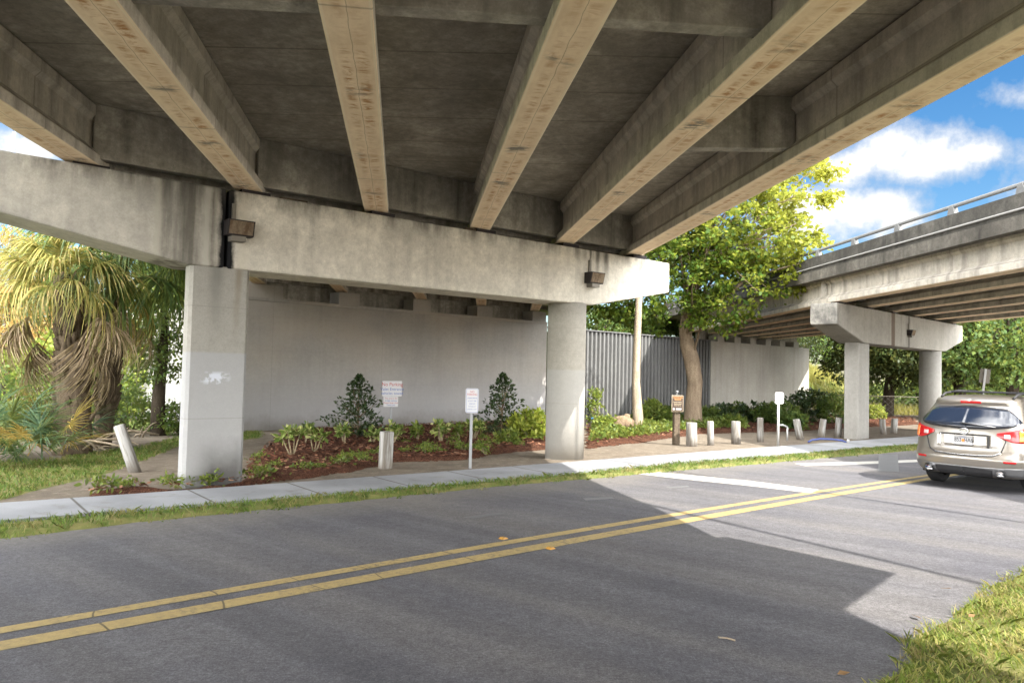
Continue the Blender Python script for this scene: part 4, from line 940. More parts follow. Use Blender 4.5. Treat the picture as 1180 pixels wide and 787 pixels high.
# golden trees, low wall far left
for k, (px, Y, h, w) in enumerate(((-40, 46, 9.5, 4.0), (38, 44, 10.0, 3.6), (95, 52, 10.5, 3.6), (155, 50, 8.0, 3.2), (-130, 50, 11, 4.5), (6, 37, 9.0, 3.0))):
    b0 = at_y(px, 450, Y); b0[2] = ground_z(b0[0], b0[1])
    tree('cypress_tree', ('golden brown feathery tree behind the yellow palm', 'golden tree seen above the yellow fronds', 'golden tree partly hidden by the dark palm head', 'low golden tree behind the green brush', 'golden tree beyond the left side', 'slim golden tree in front of the tall street lamp')[k], 'tree', tuple(b0), [(0, 0, -.2), (.1, 0, h * .35), (0, .1, h * .7), (0, 0, h * .95)], [.28, .22, .12, .03],
         [((0, 0, h * .45), (w * .8, w * .8, h * .30)), ((0, 0, h * .75), (w * .55, w * .55, h * .28))], 260, 22, .34, .26, M_LEAF_GOLD, M_BARK_DARK, 'golden trees far left', 14, 'kite', .3)
w0 = at_y(60, 460, 41); e = empty('low_wall', (w0[0], w0[1], ground_z(w0[0], w0[1]) - .1), R_(4), 'low whitish wall with terracotta coping beyond the palms', 'wall')
MB().box((2, 0, .65), (26, .22, 1.5)).build('wall_face', M_RENDERW, e); MB().box((2, 0, 1.52), (26.2, .36, .22)).build('coping', M_BRICKO, e)

# ---- planting bed shrubs
def cane_shrub(px, py, label, h, nst, seed, size=.125, mat=M_LEAF_VAR, lean=.35, per=40):
    h *= .68; b0 = G(px, py); e = empty('variegated_shrub', tuple(b0), 0, label, 'shrub', 'variegated shrubs in the mulch bed'); rg = np.random.default_rng(seed); b = MB(); P_, O_ = [], []
    for k in range(nst):
        a = rg.uniform(0, 6.28); q = np.array([math.cos(a) * lean * h * rg.uniform(.3, 1.2), math.sin(a) * lean * h * rg.uniform(.3, 1), h * rg.uniform(.6, 1.)])
        b.tube([(0, 0, -.05), tuple(q * .5 + rg.normal(size=3) * .02), tuple(q)], [.022, .017, .012], 6)
        v = unit(rg.normal(size=(per, 3)) * np.array([1, 1, .7]) + np.array([0, 0, .25])); P_.append(q + v * rg.uniform(.0, .17, per)[:, None] - np.array([0, 0, .02])); O_.append(v * 1.5)
    b.build('stem', M_STEM, e); leaves('foliage', np.concatenate(P_), size, mat, e, 'hex', .52, .5, .05, np.concatenate(O_)); return e
for k, (px, py, h, ns, lb_) in enumerate(((337, 527, .95, 4, 'variegated shrub on bare crossing canes nearest the square column'), (362, 523, .85, 3, 'variegated shrub with thin leaning canes second from the square column'), (352, 512, .8, 3, 'darker leaved shrub behind the leaning canes'),
        (398, 513, .75, 4, 'compact variegated shrub in front of the first dark holly'), (452, 513, .75, 5, 'variegated shrub behind the white square post'), (482, 509, .62, 4, 'variegated shrub right of the two plate sign'), (508, 511, .85, 5, 'taller variegated shrub midway to the parking sign'),
        (527, 509, .7, 4, 'variegated shrub just left of the parking sign'), (545, 508, .8, 6, 'variegated shrub right behind the parking sign'), (430, 512, .55, 3, 'small variegated shrub beside the first dark holly'))):
    cane_shrub(px, py, lb_, h, ns, 30 + k, mat=M_LEAF_MID if k == 2 else (M_LEAF_COVER if k in (5, 7) else M_LEAF_VAR))
def holly(px, py, label, h, r, seed):
    b0 = G(px, py); e = empty('holly_shrub', tuple(b0), 0, label, 'shrub', 'dark conical hollies by the abutment'); n = 1500; t = RNG.random(n) ** 1.25; a = RNG.uniform(0, 6.28, n)
    lob = 1 + .38 * np.sin(a * 3 + seed + t * 9) + .36 * np.sin(t * 23 + a * 2 + seed); rr = r * (1 - t) ** .75 * lob * RNG.random(n) ** .35 * np.where(t < .1, .7, 1)
    P_ = np.stack([rr * np.cos(a), rr * np.sin(a), .12 + t * (h - .1)], 1); O_ = np.stack([np.cos(a), np.sin(a), np.full(n, .5)], 1)
    b = MB(); b.tube([(0, 0, -.05), (0, 0, h * .9)], [.045, .008], 7)
    for k in range(10): z = RNG.uniform(.2, .8) * h; aa = RNG.uniform(0, 6.28); limb(b, (0, 0, z * .7), (r * (1 - z / h) * math.cos(aa), r * (1 - z / h) * math.sin(aa), z + .15), .02, .006, .02, 5)
    b.build('stem', M_BARK, e); leaves('foliage', P_, .115, M_LEAF_HOLLY, e, 'kite', .55, .2, 0, O_)
holly(412, 506, 'dark conical holly against the abutment left of the two plate sign', 1.9, .85, 1); holly(578, 503, 'dark open holly beside the yellow green bush', 2.0, .8, 2)
def bush(px, py, label, r, n, mat, size, group=None, name='round_shrub', Y=None, aspect=.5):
    b0 = G(px, py); e = empty(name, tuple(b0), random.uniform(0, 6), label, 'shrub', group); P_, O_, C_ = crown_pts([((0, 0, r[2] * .85), r)], n, 15, .09); b = MB()
    for c in C_[:12]: limb(b, (0, 0, -.05), c, .018, .006, .03, 5)
    b.build('stem', M_STEM, e); leaves('foliage', P_, size, mat, e, 'hex', aspect, .3, 0, O_); return e
bush(610, 506, 'bright chartreuse bush in the sun left of the round column', (.62, .55, .48), 130, M_LEAF_CHART, .15)
bush(585, 512, 'small yellow green plant at the foot of the open holly', (.35, .3, .2), 30, M_LEAF_COVER, .12, 'low plants near the round column')
bush(686, 494, 'tall narrow green shrub right of the round column', (.24, .24, .9), 60, M_LEAF_LIGHT, .11)
bush(697, 497, 'light green plant beside the blue flag', (.38, .35, .3), 45, M_LEAF_LIGHT, .12)
WALLB = 'leafy shrubs along the sheet pile wall'
for k, (px, py, r, mt, lb_) in enumerate(((742, 489, (.45, .4, .4), M_LEAF_LIGHT, 'light leafy shrub just right of the slender pale trunk'), (752, 488, (.5, .4, .55), M_LEAF_LIGHT, 'taller light shrub left of the brown notice board'), (763, 490, (.4, .4, .4), M_LEAF_COVER, 'yellowish shrub beside the brown notice board'),
        (772, 487, (.5, .5, .4), M_LEAF_MID, 'dark shrub behind the brown notice board'), (815, 487, (.7, .6, .4), M_LEAF_MID, 'dark low shrub right of the turning tree trunk'), (832, 487, (.8, .6, .5), M_LEAF_HOLLY, 'dark shrub behind the white topped short post'), (850, 486, (.8, .7, .5), M_LEAF_MID, 'green shrub behind the thick white post'),
        (868, 487, (.9, .7, .55), M_LEAF_HOLLY, 'dark shrub at the middle of the far abutment'), (886, 488, (.8, .7, .5), M_LEAF_MID, 'shrub behind the small white sign'), (905, 489, (.8, .7, .6), M_LEAF_MID, 'shrub right behind the thin white sign post'), (926, 487, (.9, .8, .9), M_LEAF_HOLLY, 'tall dark shrub before the sunlit end of the far abutment'),
        (942, 486, (1., .8, .95), M_LEAF_HOLLY, 'large dark shrub left of the far square column'), (960, 488, (.8, .7, .8), M_LEAF_MID, 'leafy shrub touching the far square column'), (1008, 483, (.6, .5, .42), M_LEAF_CHART, 'small chartreuse shrub right of the far square column'), (915, 494, (.6, .5, .35), M_LEAF_MID, 'low shrub behind the white bent pipe'), (845, 493, (.7, .5, .25), M_LEAF_COVER, 'low plants between the short posts'))):
    bush(px, py, lb_, r, 90, mt, .17, WALLB)
# low ground cover: small individual plants on the near bed, dense cover on the right bed
cov = bush(300, 545, 'small green ground cover plant scattered on the red mulch', (.15, .14, .06), 8, M_LEAF_COVER, .065, 'ground cover plants on the mulch', 'ground_cover_plant')
cover_spots = [(110, 566), (150, 563), (205, 561), (240, 557), (292, 551), (312, 540), (345, 543), (365, 541), (385, 536), (402, 532), (410, 529), (420, 533), (425, 526), (436, 524), (470, 522), (482, 518), (490, 524), (500, 520), (512, 523), (522, 516), (535, 520), (550, 518), (560, 522), (566, 514), (300, 530), (470, 512), (590, 508), (600, 515), (560, 508), (495, 514), (520, 510)]
for k, (px, py) in enumerate(cover_spots):
    c = copy_tree(cov); p = G(px, py); c.location = (p[0], p[1], p[2] + .04); c.rotation_euler = (0, 0, random.uniform(0, 6.28)); s = random.uniform(.7, 1.4); c.scale = (s, s, s * random.uniform(.8, 1.3))
def ground_cover(poly, n, size, mat, label):
    xs = [p[0] for p in poly]; ys = [p[1] for p in poly]; x = RNG.uniform(min(xs), max(xs), n * 4); y = RNG.uniform(min(ys), max(ys), n * 4)
    k = inside(poly, x, y) & (wob(x, y, 1.9) > -.35 + .5 * RNG.random(len(x))); x, y = x[k][:n], y[k][:n]; z = ghv(x, y) + .06 + RNG.random(len(x)) ** 1.5 * .20 * (1 + .6 * wob(x, y, 1.3))
    o = leaves('ground_cover', np.stack([x, y, z], 1), size, mat, None, 'hex', .6, .6, -.2, np.tile([0, 0, .4], (len(x), 1))); tag(o, label, 'ground cover', kind='stuff')
ground_cover(pg([(680, 511), (740, 504), (800, 496), (860, 494), (860, 485), (800, 485), (735, 488), (684, 489)]), 14000, .11, M_LEAF_COVER, 'yellow green low plants carpeting the bed right of the round column')
# tall sunlit grass on the far slope and verge grass under the far trees
def slope_grass():
    n = 15000; x = RNG.uniform(21.8, 37, n); y = RNG.uniform(53, 72, n); z = np.array([ground_z(a, b) for a, b in zip(x, y)]); h = RNG.uniform(.35, .9, n); a = RNG.uniform(0, 6.28, n); w = .03
    V = np.zeros((n, 3, 3)); V[:, 0] = np.stack([x - w * np.cos(a), y - w * np.sin(a), z - .03], 1); V[:, 1] = np.stack([x + w * np.cos(a), y + w * np.sin(a), z - .03], 1); V[:, 2] = np.stack([x + RNG.normal(0, .2, n), y + RNG.normal(0, .2, n), z + h], 1)
    tag(link('tall_grass', arr_mesh('tall_grass', V.reshape(-1, 3), 3), M_TALLGRASS), 'tall yellow grass on the sunny slope beyond the far abutment', 'grass', kind='stuff')
slope_grass()
for k, (px, Y, r) in enumerate(((690, 47, (2.2, 1.5, 1.1)), (720, 49, (2.2, 1.5, 1.0)), (755, 51, (2.4, 1.5, 1.1)), (790, 53, (2.2, 1.5, 1.0)))):
    b0 = at_y(px, 380, Y); e = empty('hedge_shrub', (b0[0], b0[1], ground_z(b0[0], b0[1]) - .05), 0, ('green bush above the sheet pile wall beside the round column', 'green bush above the sheet pile wall behind the slender pale trunk', 'green bush above the middle of the sheet pile wall', 'green bush above the sheet pile wall at the turning tree')[k], 'shrub', 'bushes on top of the sheet pile wall')
    P_, O_, C_ = crown_pts([((0, 0, r[2] * .9), r)], 120, 16, .3); b = MB()
    for c in C_[:8]: limb(b, (0, 0, -.05), c, .04, .01, .05, 5)
    b.build('stem', M_BARK_DARK, e); leaves('foliage', P_, .22, M_LEAF_MID, e, 'kite', .55, .2, .1, O_)
# ---- oaks at the right
for k, (px, Y, h, w, mt, lb_) in enumerate(((1022, 50, 8.5, 4.2, M_LEAF_OAK, 'dark trunked oak seen between the far pier columns'), (1052, 58, 9.5, 4.5, M_LEAF_OAK, 'oak behind the far round column'), (1105, 48, 9.0, 4.6, M_LEAF_OAK, 'large oak right of the far round column'), (1165, 44, 8.0, 4.4, M_LEAF_MID, 'bushy oak above the vehicle roof at the right edge'),
        (950, 80, 13, 5.5, M_LEAF_OAK, 'tree on the ridge above the tall yellow grass'), (1230, 52, 10, 5.5, M_LEAF_OAK, 'oak beyond the right side'), (1140, 66, 12, 6., M_LEAF_OAK, 'taller oak standing behind the others'), (905, 84, 13, 6, M_LEAF_OAK, 'oak on the embankment behind the far abutment'), (1000, 74, 11, 5, M_LEAF_MID, 'leafy tree beyond the far square column'))):
    b0 = at_y(px, 470, Y); b0[2] = ground_z(b0[0], b0[1]); sx = random.uniform(-.4, .4)
    tree('oak_tree', lb_, 'tree', tuple(b0), [(0, 0, -.3), (.1, 0, h * .14), (sx, .1, h * .30), (sx * 1.6, 0, h * .5), (sx, 0, h * .8)], [.42, .34, .30, .2, .06],
         [((0, 0, h * .58), (w * .85, w * .8, h * .30)), ((-w * .5, 0, h * .42), (w * .55, w * .5, h * .18)), ((w * .5, -.3, h * .40), (w * .55, w * .5, h * .19)), ((.2, -w * .4, h * .45), (w * .6, w * .4, h * .22)), ((0, 0, h * .82), (w * .5, w * .5, h * .16))],
         330, 26, .34, .27, mt, M_BARK_DARK, 'oaks at the right', 22, 'kite', .6)
for k, (px, Y, r) in enumerate(((1010, 62, (2.5, 2, 1.3)), (1040, 66, (2.8, 2, 1.5)), (1075, 56, (2.2, 2, 1.2)), (1100, 58, (2.5, 2, 1.5)), (1130, 54, (2.4, 2, 1.4)), (1160, 50, (2.2, 2, 1.5)), (1190, 50, (2.4, 2, 1.6)))):
    brush(px, 470, Y, ('pale understory bush left of the oak trunks', 'pale understory bush between the oak trunks', 'bush behind the far round column', 'bush right of the far round column', 'bush above the vehicle roof rack', 'bush above the right of the vehicle roof', 'bush at the right edge behind the vehicle')[k], r, 120, M_LEAF_LIGHT if k in (1, 4) else M_LEAF_MID, .24, 'understory_bush', 'bushes under the oaks', per=16, spread=.3)

# ================================================================== POSTS, SIGNS, SMALL THINGS
def wpost(px, py, pt, label, r, lean=(0, 0), square=False, Y=None, mat=M_POST):
    b0 = G(px, py); top = at_y(pt[0], pt[1], b0[1]); h = max(.25, float(top[2] - b0[2]))
    e = empty('wooden_post', (b0[0], b0[1], b0[2] - .02), random.uniform(0, 1), label, 'post', 'whitewashed wooden posts'); b = MB(); dx = float(top[0] - b0[0])
    e.rotation_euler = (0, 0, 0)
    if square: b.prism(chamf(r * 2, r * 2, .02), -.1, h, M=Matrix.Rotation(R_(38), 4, 'Z'))
    else:
        b.tube([(0, 0, -.15), (0, 0, h * .4), (0, 0, h - .015), (0, 0, h)], [r, r * .98, r * .97, r * .88], 14)
    o = b.build('shaft', mat, e); o.rotation_euler = (lean[0], math.atan2(dx, h), 0); return e
wpost(444, 537, (446, 496), 'broad square white post in front of the variegated shrubs', .112, square=True)
wpost(155, 541, (136, 485), 'grey peeling post leaning left on the lawn edge', .11)
wpost(797, 512, (797, 486), 'short white post in front of the brown notice board post', .165)
wpost(819, 511, (818.5, 484.5), 'slim white post second from the brown notice board', .10)
wpost(848, 509.5, (848, 484.5), 'thick white post with dark foot third from the notice board', .14)
wpost(876, 507.5, (876, 480.5), 'tall white post left of the small white sign', .10)
wpost(922, 505, (917.5, 482), 'white post leaning left beyond the small white sign', .12)
wpost(946, 503.5, (949, 482), 'white post leaning right, left of the blue hose', .12)
wpost(965.5, 502.5, (967, 480.5), 'white post standing close to the far square column', .12)
wpost(1018, 498.5, (1016.5, 482.5), 'stubby grey post right of the far square column', .12)
wpost(1030, 497.5, (1031, 481.5), 'stubby grey post nearest the vehicle', .13)

def sign_post(name, px, py, Y=None): pass
FACE = R_(14)
# two-plate sign
p = G(450, 508); s1 = empty('notice_sign', tuple(p), R_(30), 'two white notice plates on a thin stake before the abutment', 'sign')
zt = float(at_y(450, 437, p[1])[2] - p[2]); sc = p[1] / 880.
MB().box((0, .02, zt / 2 - .1), (.05, .03, zt)).build('stake', M_STEEL, s1)
W1, H1 = 23.5 * sc, 17.5 * sc; z1 = zt - H1 / 2 - .05
q = MB().box((0, -.012, z1), (W1, .02, H1)).build('upper_plate', M_WHITE, s1, bevel=.004)
text('No Parking', .145, M_RED, q, (0, -.0245, z1 + H1 * .27)); text('Valet Entrance', .125, M_BLUE, q, (0, -.0245, z1 - H1 * .04)); text('vehicles towed', .115, M_BLUE, q, (0, -.0245, z1 - H1 * .31))
W2, H2 = 17.5 * sc, 11.5 * sc; z2 = z1 - H1 / 2 - H2 / 2 - .012
q = MB().box((-.03, -.012, z2), (W2, .02, H2)).build('lower_plate', M_WHITE, s1, bevel=.004)
for i, t in enumerate(('This area is for', 'bridge upkeep', 'Please keep clear', 'Thank you')): text(t, .066, M_RED if i % 2 == 0 else M_BLUE, q, (-.03, -.0245, z2 + H2 * (.33 - .22 * i)))
# parking sign
p = G(542, 540); s2 = empty('parking_sign', tuple(p), R_(16), 'white parking sign with red heading on a steel post at the sidewalk', 'sign')
zt = float(at_y(543, 447.5, p[1])[2] - p[2]); sc = p[1] / 880.; Wd, Hd = 15.2 * sc, 28 * sc
b = MB(); b.box((0, .012, zt * .47), (.045, .008, zt * .94)); b.box((-.025, .026, zt * .47), (.006, .028, zt * .94)); b.box((.025, .026, zt * .47), (.006, .028, zt * .94)); b.build('post', M_STEEL, s2)
zc = zt - Hd / 2
q = MB().prism(chamf(Wd, Hd, .025), -.004, .004, M=Matrix.Translation((0, -.006, zc)) @ Matrix.Rotation(R_(90), 4, 'X')).build('plate', M_WHITE, s2)
fr_ = MB(); iw, ih, th = Wd - .03, Hd - .03, .006
for (x, z, a, c) in ((0, ih / 2, iw, th), (0, -ih / 2, iw, th), (iw / 2, 0, th, ih), (-iw / 2, 0, th, ih)): fr_.box((x, -.0112, zc + z), (a, .002, c))
fr_.build('border', M_BLUE, q)
text('NO', .055, M_RED, q, (0, -.0115, zc + Hd * .36)); text('PARKING', .058, M_RED, q, (0, -.0115, zc + Hd * .25), sx=.85)
for i, t in enumerate(('UNDER BRIDGE', 'AT ANY TIME', 'VEHICLES', 'TOWED AT', 'OWNER COST')): text(t, .034, M_BLUE, q, (0, -.0115, zc + Hd * (.10 - .115 * i)), sx=.85)
# brown notice board on a timber post
p = G(783, 512); p[1] += .35; s3 = empty('notice_board', tuple(p), R_(8), 'small dark notice board with orange heading on a dark timber post', 'sign')
zt = float(at_y(781, 455.5, p[1])[2] - p[2]); zb = float(at_y(781, 474.5, p[1])[2] - p[2]); sc = p[1] / 880.; Wd, Hd = 14 * sc, zt - zb
b = MB(); b.prism(chamf(.19, .16, .02), -.1, zb + .2, M=Matrix.Translation((.02, .13, 0))); b.build('post', M_WOODDK, s3)
MB().box((0, 0, (zt + zb) / 2), (Wd, .03, Hd)).build('frame', M_BARK_PALE, s3, bevel=.005)
q = MB().box((0, -.018, (zt + zb) / 2), (Wd - .04, .012, Hd - .04)).build('panel', M_BROWN, s3)
zc = (zt + zb) / 2; text('WATCH FOR', .058, M_ORANGE, q, (0, -.026, zc + Hd * .36), sx=.85); text('WILDLIFE', .058, M_ORANGE, q, (0, -.026, zc + Hd * .24), sx=.85)
for i, t in enumerate(('Please do not feed or', 'disturb the animals', 'living in this area')): text(t, .030, M_CREAM, q, (0, -.026, zc + Hd * (.09 - .10 * i)))
q2 = MB(); q2.box((-Wd * .33, -.026, zc - Hd * .33), (.05, .003, .05)); q2.box((.03, -.026, zc - Hd * .33), (.16, .003, .04)); q2.build('emblem', M_WHITE, q)
b = MB(); b.tube([(.0, .05, zt), (.0, .05, zt + .07)], .02, 8); b.tube([(0, .05, zt + .07), (0, .05, zt + .10), (0, .05, zt + .14)], [.03, .05, .03], 10); b.build('finial', M_STEEL, s3)
# small white sign
p = G(897, 513.5); s4 = empty('white_sign', tuple(p), R_(18), 'small square white sign on a thin white post in the sun', 'sign')
zt = float(at_y(897, 452, p[1])[2] - p[2]); sc = p[1] / 880.
MB().tube([(0, .02, -.05), (0, .02, zt - .05)], .035, 8).build('post', M_WHITEPOST, s4)
q = MB().prism(chamf(11.6 * sc, 13.2 * sc, .03), -.005, .005, M=Matrix.Translation((0, -.02, zt - 6.6 * sc)) @ Matrix.Rotation(R_(90), 4, 'X')).build('plate', M_WHITE, s4)
M_FAINT = plain('faded_print', (.50, .50, .52), .5); text('DO NOT', .062, M_FAINT, q, (0, -.0265, zt - 4.2 * sc)); text('ENTER', .075, M_FAINT, q, (0, -.0265, zt - 7.0 * sc))
# narrow marker and the back of a street sign beyond the vehicle
p = G(1060, 489); s5 = empty('marker_sign', tuple(p), R_(25), 'narrow white marker plate on a grey post left of the vehicle', 'sign'); sc = p[1] / 880.
zt = float(at_y(1060.5, 457.5, p[1])[2] - p[2]); MB().tube([(0, .03, -.1), (0, .03, zt - .1)], .035, 8).build('post', M_GREYMETAL, s5); MB().box((0, -.02, zt - 6.5 * sc), (3.2 * sc, .012, 13 * sc)).build('plate', M_WHITE, s5, bevel=.004)
p = at_y(1127, 470, 30); p[2] = ground_z(p[0], p[1]); s6 = empty('road_sign', tuple(p), R_(-22), 'grey back of a tilted road sign standing behind the vehicle roof', 'sign'); zt = float(at_y(1131, 424.5, 30)[2] - p[2])
o = MB().box((0, 0, zt / 2), (.075, .05, zt)).build('post', M_WHITEPOST, s6); o2 = MB().box((0, .04, zt - .28), (.36, .01, .56)).build('plate', M_GREYMETAL, s6, bevel=.004); s6.rotation_euler = (0, R_(6), R_(-22))
# bent white pipe, blue hose, flags
p = G(902.5, 506); b = MB(); b.tube([(-.17, 0, -.05), (-.17, 0, .46)], .03, 8); b.tube([(.17, .1, -.05), (.17, .1, .40)], .03, 8); b.tube([(-.17, 0, .46), (.0, .05, .47), (.17, .1, .40)], .03, 8); o = b.build('bent_pipe', M_PIPE, None, tuple(p)); tag(o, 'bent white pipe hoop standing in the soil by the small sign', 'pipe')
p = G(955, 511); b = MB(); pts = [(-.62, 0, .03), (-.5, .02, .09), (-.25, .02, .13), (.1, .02, .13), (.4, .0, .10), (.55, -.02, .04)]; b.tube(pts, .03, 8); b.tube([(.55, -.02, .04), (.58, -.03, .14)], .04, 8, m=1); o = b.build('blue_hose', [M_BLUEHOSE, M_PIPE], None, tuple(p)); tag(o, 'short length of blue hose lying bent beside the sidewalk', 'hose')
for k, (px, py, lb_) in enumerate(((681, 492, 'small blue marker flag beside the round column'), (776, 503, 'small blue marker flag left of the notice board post'), (791.5, 508, 'small blue marker flag right of the notice board post'))):
    p = G(px, py); e = empty('marker_flag', tuple(p), R_(20), lb_, 'flag', 'blue marker flags'); MB().tube([(0, 0, -.05), (0, 0, .42)], .006, 6).build('wire_stem', M_STEEL, e); MB().add([(0, 0, .42), (.14, .02, .40), (.13, .04, .30), (0, 0, .31), (0, .004, .42), (.14, .024, .40), (.13, .044, .30), (0, .004, .31)], [(0, 1, 2, 3), (7, 6, 5, 4), (0, 4, 5, 1), (1, 5, 6, 2), (2, 6, 7, 3)]).build('flag_cloth', M_FLAG, e)
# reflective road markers
for k, (px, py) in enumerate(((580, 621), (634.5, 632.5))):
    p = at_z(px, py, 0); e = empty('road_marker', (p[0], p[1], .005), R_(40), ('amber raised road marker on the far side of the double yellow line', 'amber raised road marker on the near side of the double yellow line')[k], 'road marker', 'raised road markers')
    MB().add([(-.055, -.05, 0), (.055, -.05, 0), (.055, .05, 0), (-.055, .05, 0), (-.025, -.04, .022), (.025, -.04, .022), (.025, .04, .022), (-.025, .04, .022)], [(4, 5, 6, 7), (0, 1, 5, 4), (1, 2, 6, 5), (2, 3, 7, 6), (3, 0, 4, 7)]).build('housing', M_REFL, e)
    MB().add([(.057, -.04, .004), (.057, .04, .004), (.031, .035, .021), (.031, -.035, .021)], [(0, 1, 2, 3)]).build('reflector', M_REFLW, e)
for o in [o for o in bpy.data.objects if o.name.startswith('road_marker')]: o.scale = (.8, .8, .8)
# litter
p = at_z(838, 737, 0); b = MB(); b.tube([(-.06, .03, .008), (0, .005, .012), (.05, -.03, .008)], .006, 6); tag(b.build('twig', M_BARK_PALE, None, tuple(p)), 'small pale twig lying on the near lane', 'twig')
for k, (px, py, lb_) in enumerate(((1056, 713, 'dry curled leaf on the road beside the grass'), (972, 779, 'dry leaf at the bottom edge of the road'), (1090, 690, 'brown leaf on the grass edge'), (1120, 723, 'brown leaf lying in the near grass'))):
    p = at_z(px, py, .0); v = [(-.05, 0, .01), (-.01, .022, .022), (.05, .0, .012), (-.01, -.02, .008)]; zz = .012 if k < 2 else .085
    o = MB().add([(x, y, z) for x, y, z in v] + [(x, y, z - .002) for x, y, z in v], [(0, 1, 2, 3), (7, 6, 5, 4), (0, 4, 5, 1), (1, 5, 6, 2), (2, 6, 7, 3), (3, 7, 4, 0)]).build('dry_leaf', M_DRYLEAF, None, (p[0], p[1], zz), random.uniform(0, 6)); tag(o, lb_, 'leaf', 'fallen leaves')
# chain link fence behind the far pier
f0 = at_y(935, 475, 44.); f1 = at_y(1200, 470, 41.); d = f1[:2] - f0[:2]; L = float(np.hypot(*d)); e = empty('chain_link_fence', (f0[0], f0[1], ground_z(f0[0], f0[1])), math.atan2(d[1], d[0]), 'wire mesh fence on thin posts beneath the oaks', 'fence')
for k in range(int(L / 3) + 1): MB().tube([(3 * k, 0, -.1), (3 * k, 0, 1.5)], .035, 6).build('fence_post', M_GREYMETAL, e)
MB().tube([(0, 0, 1.48), (L, 0, 1.48)], .02, 6).build('top_rail', M_GREYMETAL, e)
b = MB(); s_ = .30; k = -1.5
while k < L:
    for (xa, za, xb, zb_) in ((k, 0, k + 1.45, 1.45), (k + 1.45, 0, k, 1.45)):
        if xa >= 0 and xb >= 0 and xa <= L and xb <= L: b.box((0, 0, 0), (2.05, .006, .006), M=Matrix.Translation(((xa + xb) / 2, 0, .74)) @ Matrix.Rotation(-math.atan2(zb_ - za, xb - xa), 4, 'Y'))
    k += s_
b.build('wire_mesh', M_GREYMETAL, e)
# street lamp seen past the overpass edge on the left
p = at_y(9.5, 300, 42); e = empty('street_lamp', (p[0], p[1], -.5), R_(10), 'tall street lamp with curved arm seen past the overpass edge', 'street lamp'); zt = float(at_y(10, 152, 42)[2]) + .5
MB().tube([(0, 0, -.2), (0, 0, zt * .5), (0, 0, zt)], [.16, .12, .10], 10).build('pole', M_LAMPB, e)
MB().tube([(0, 0, zt), (-.04, 0, zt + .7), (-.3, 0, zt + 1.6), (-.9, 0, zt + 2.3), (-1.9, 0, zt + 2.7)], [.085, .075, .065, .06, .05], 8).build('arm', M_LAMPB, e)
MB().box((-2.3, 0, zt + 2.7), (.8, .28, .14)).build('lamp_head', M_LAMPB, e, bevel=.04)
# utility lines (outside the picture; their shadows cross the road)
def line_on_ground(pa, pb, h, label, ext0, ext1, lab2):
    ga = at_z(*pa, 0); gb = at_z(*pb, 0); sh = np.array([SUNV.x, SUNV.y]) / SUNV.z * h
    a = ga[:2] + sh; b_ = gb[:2] + sh; d = (b_ - a) / np.hypot(*(b_ - a)); A = a - d * ext0; B = b_ + d * ext1
    e = MB().tube([(A[0], A[1], h), (B[0], B[1], h)], .045, 6).build('overhead_cable', M_BLACK); tag(e, label, 'cable', 'overhead cables')
    for k, q in enumerate((A, B)):
        t = empty('utility_pole', (q[0] + d[1] * .28, q[1] - d[0] * .28, ground_z(q[0], q[1]) - .2), math.atan2(d[1], d[0]), lab2[k], 'utility pole', 'utility poles'); MB().tube([(0, 0, 0), (0, 0, h + 1.2)], [.16, .11], 10).build('pole', M_WOODDK, t); MB().box((0, 0, h + .35), (.12, 1.8, .12)).build('crossarm', M_WOODDK, t)
line_on_ground((780, 589), (1134, 673), 10, 'overhead cable passing above the near overpass', 120, 24, ('utility pole on the bank behind the near abutment', 'utility pole behind the near verge'))
line_on_ground((734.6, 536.5), (1180, 602), 10, 'overhead cable passing above the gap between overpasses', 120, 22, ('utility pole behind the sheet pile wall', 'utility pole at the roadside behind the camera'))
# ================================================================== VEHICLE
m = Mat('champagne_paint', .30, .5, .55); m.base(m.mix((.208, .188, .163), (.24, .218, .19), m.noise(300, 2, .5))); m.b.inputs['Coat Weight'].default_value = .8; m.b.inputs['Coat Roughness'].default_value = .12; M_PAINT = m.m
M_GLASS = plain('tinted_glass', (.012, .016, .026), .04, .8, 0, .02); M_TYRE = plain('tyre_rubber', (.018, .018, .019), .85, .2)
M_TRIM = plain('dark_trim', (.025, .025, .027), .6, .3); M_SILVER = plain('silver_trim', (.24, .24, .245), .35, .5, .7); M_CHROME = plain('chrome', (.65, .65, .67), .12, .5, 1.0, .02)
M_TAIL = plain('red_lens', (.40, .012, .014), .15, .6, 0, .05); M_TAILO = plain('orange_lens', (.75, .20, .03), .15, .6, 0, .05); M_TAILW = plain('clear_lens', (.55, .38, .38), .12, .6, 0, .05)
M_PLATE = plain('plate_face', (.42, .42, .435), .5); M_RUBBERY = plain('wheel_arch_black', (.012, .012, .012), .9, .1)
car = empty('parked_suv', label='champagne coloured sport utility vehicle seen from behind at the right edge', cat='car')
Zk = [.26, .34, .45, .58, .70, .85, 1.00, 1.10, 1.18, 1.30, 1.42, 1.52, 1.58, 1.63, 1.67, 1.69]
YR = [.16, .06, .01, -.02, .03, .05, .06, .075, .10, .20, .31, .40, .38, .42, .70, 1.15]
HW = [.82, .88, .915, .935, .935, .93, .925, .915, .90, .845, .785, .735, .70, .665, .60, .45]
YF = [4.55, 4.68, 4.74, 4.76, 4.74, 4.62, 4.40, 3.95, 3.75, 3.50, 3.25, 3.02, 2.88, 2.72, 2.5, 2.1]
DD = [.32, .36, .38, .42, .44, .44, .44, .44, .44, .42, .38, .34, .32, .30, .30, .35]
def ip(z, T): return float(np.interp(z, Zk, T))
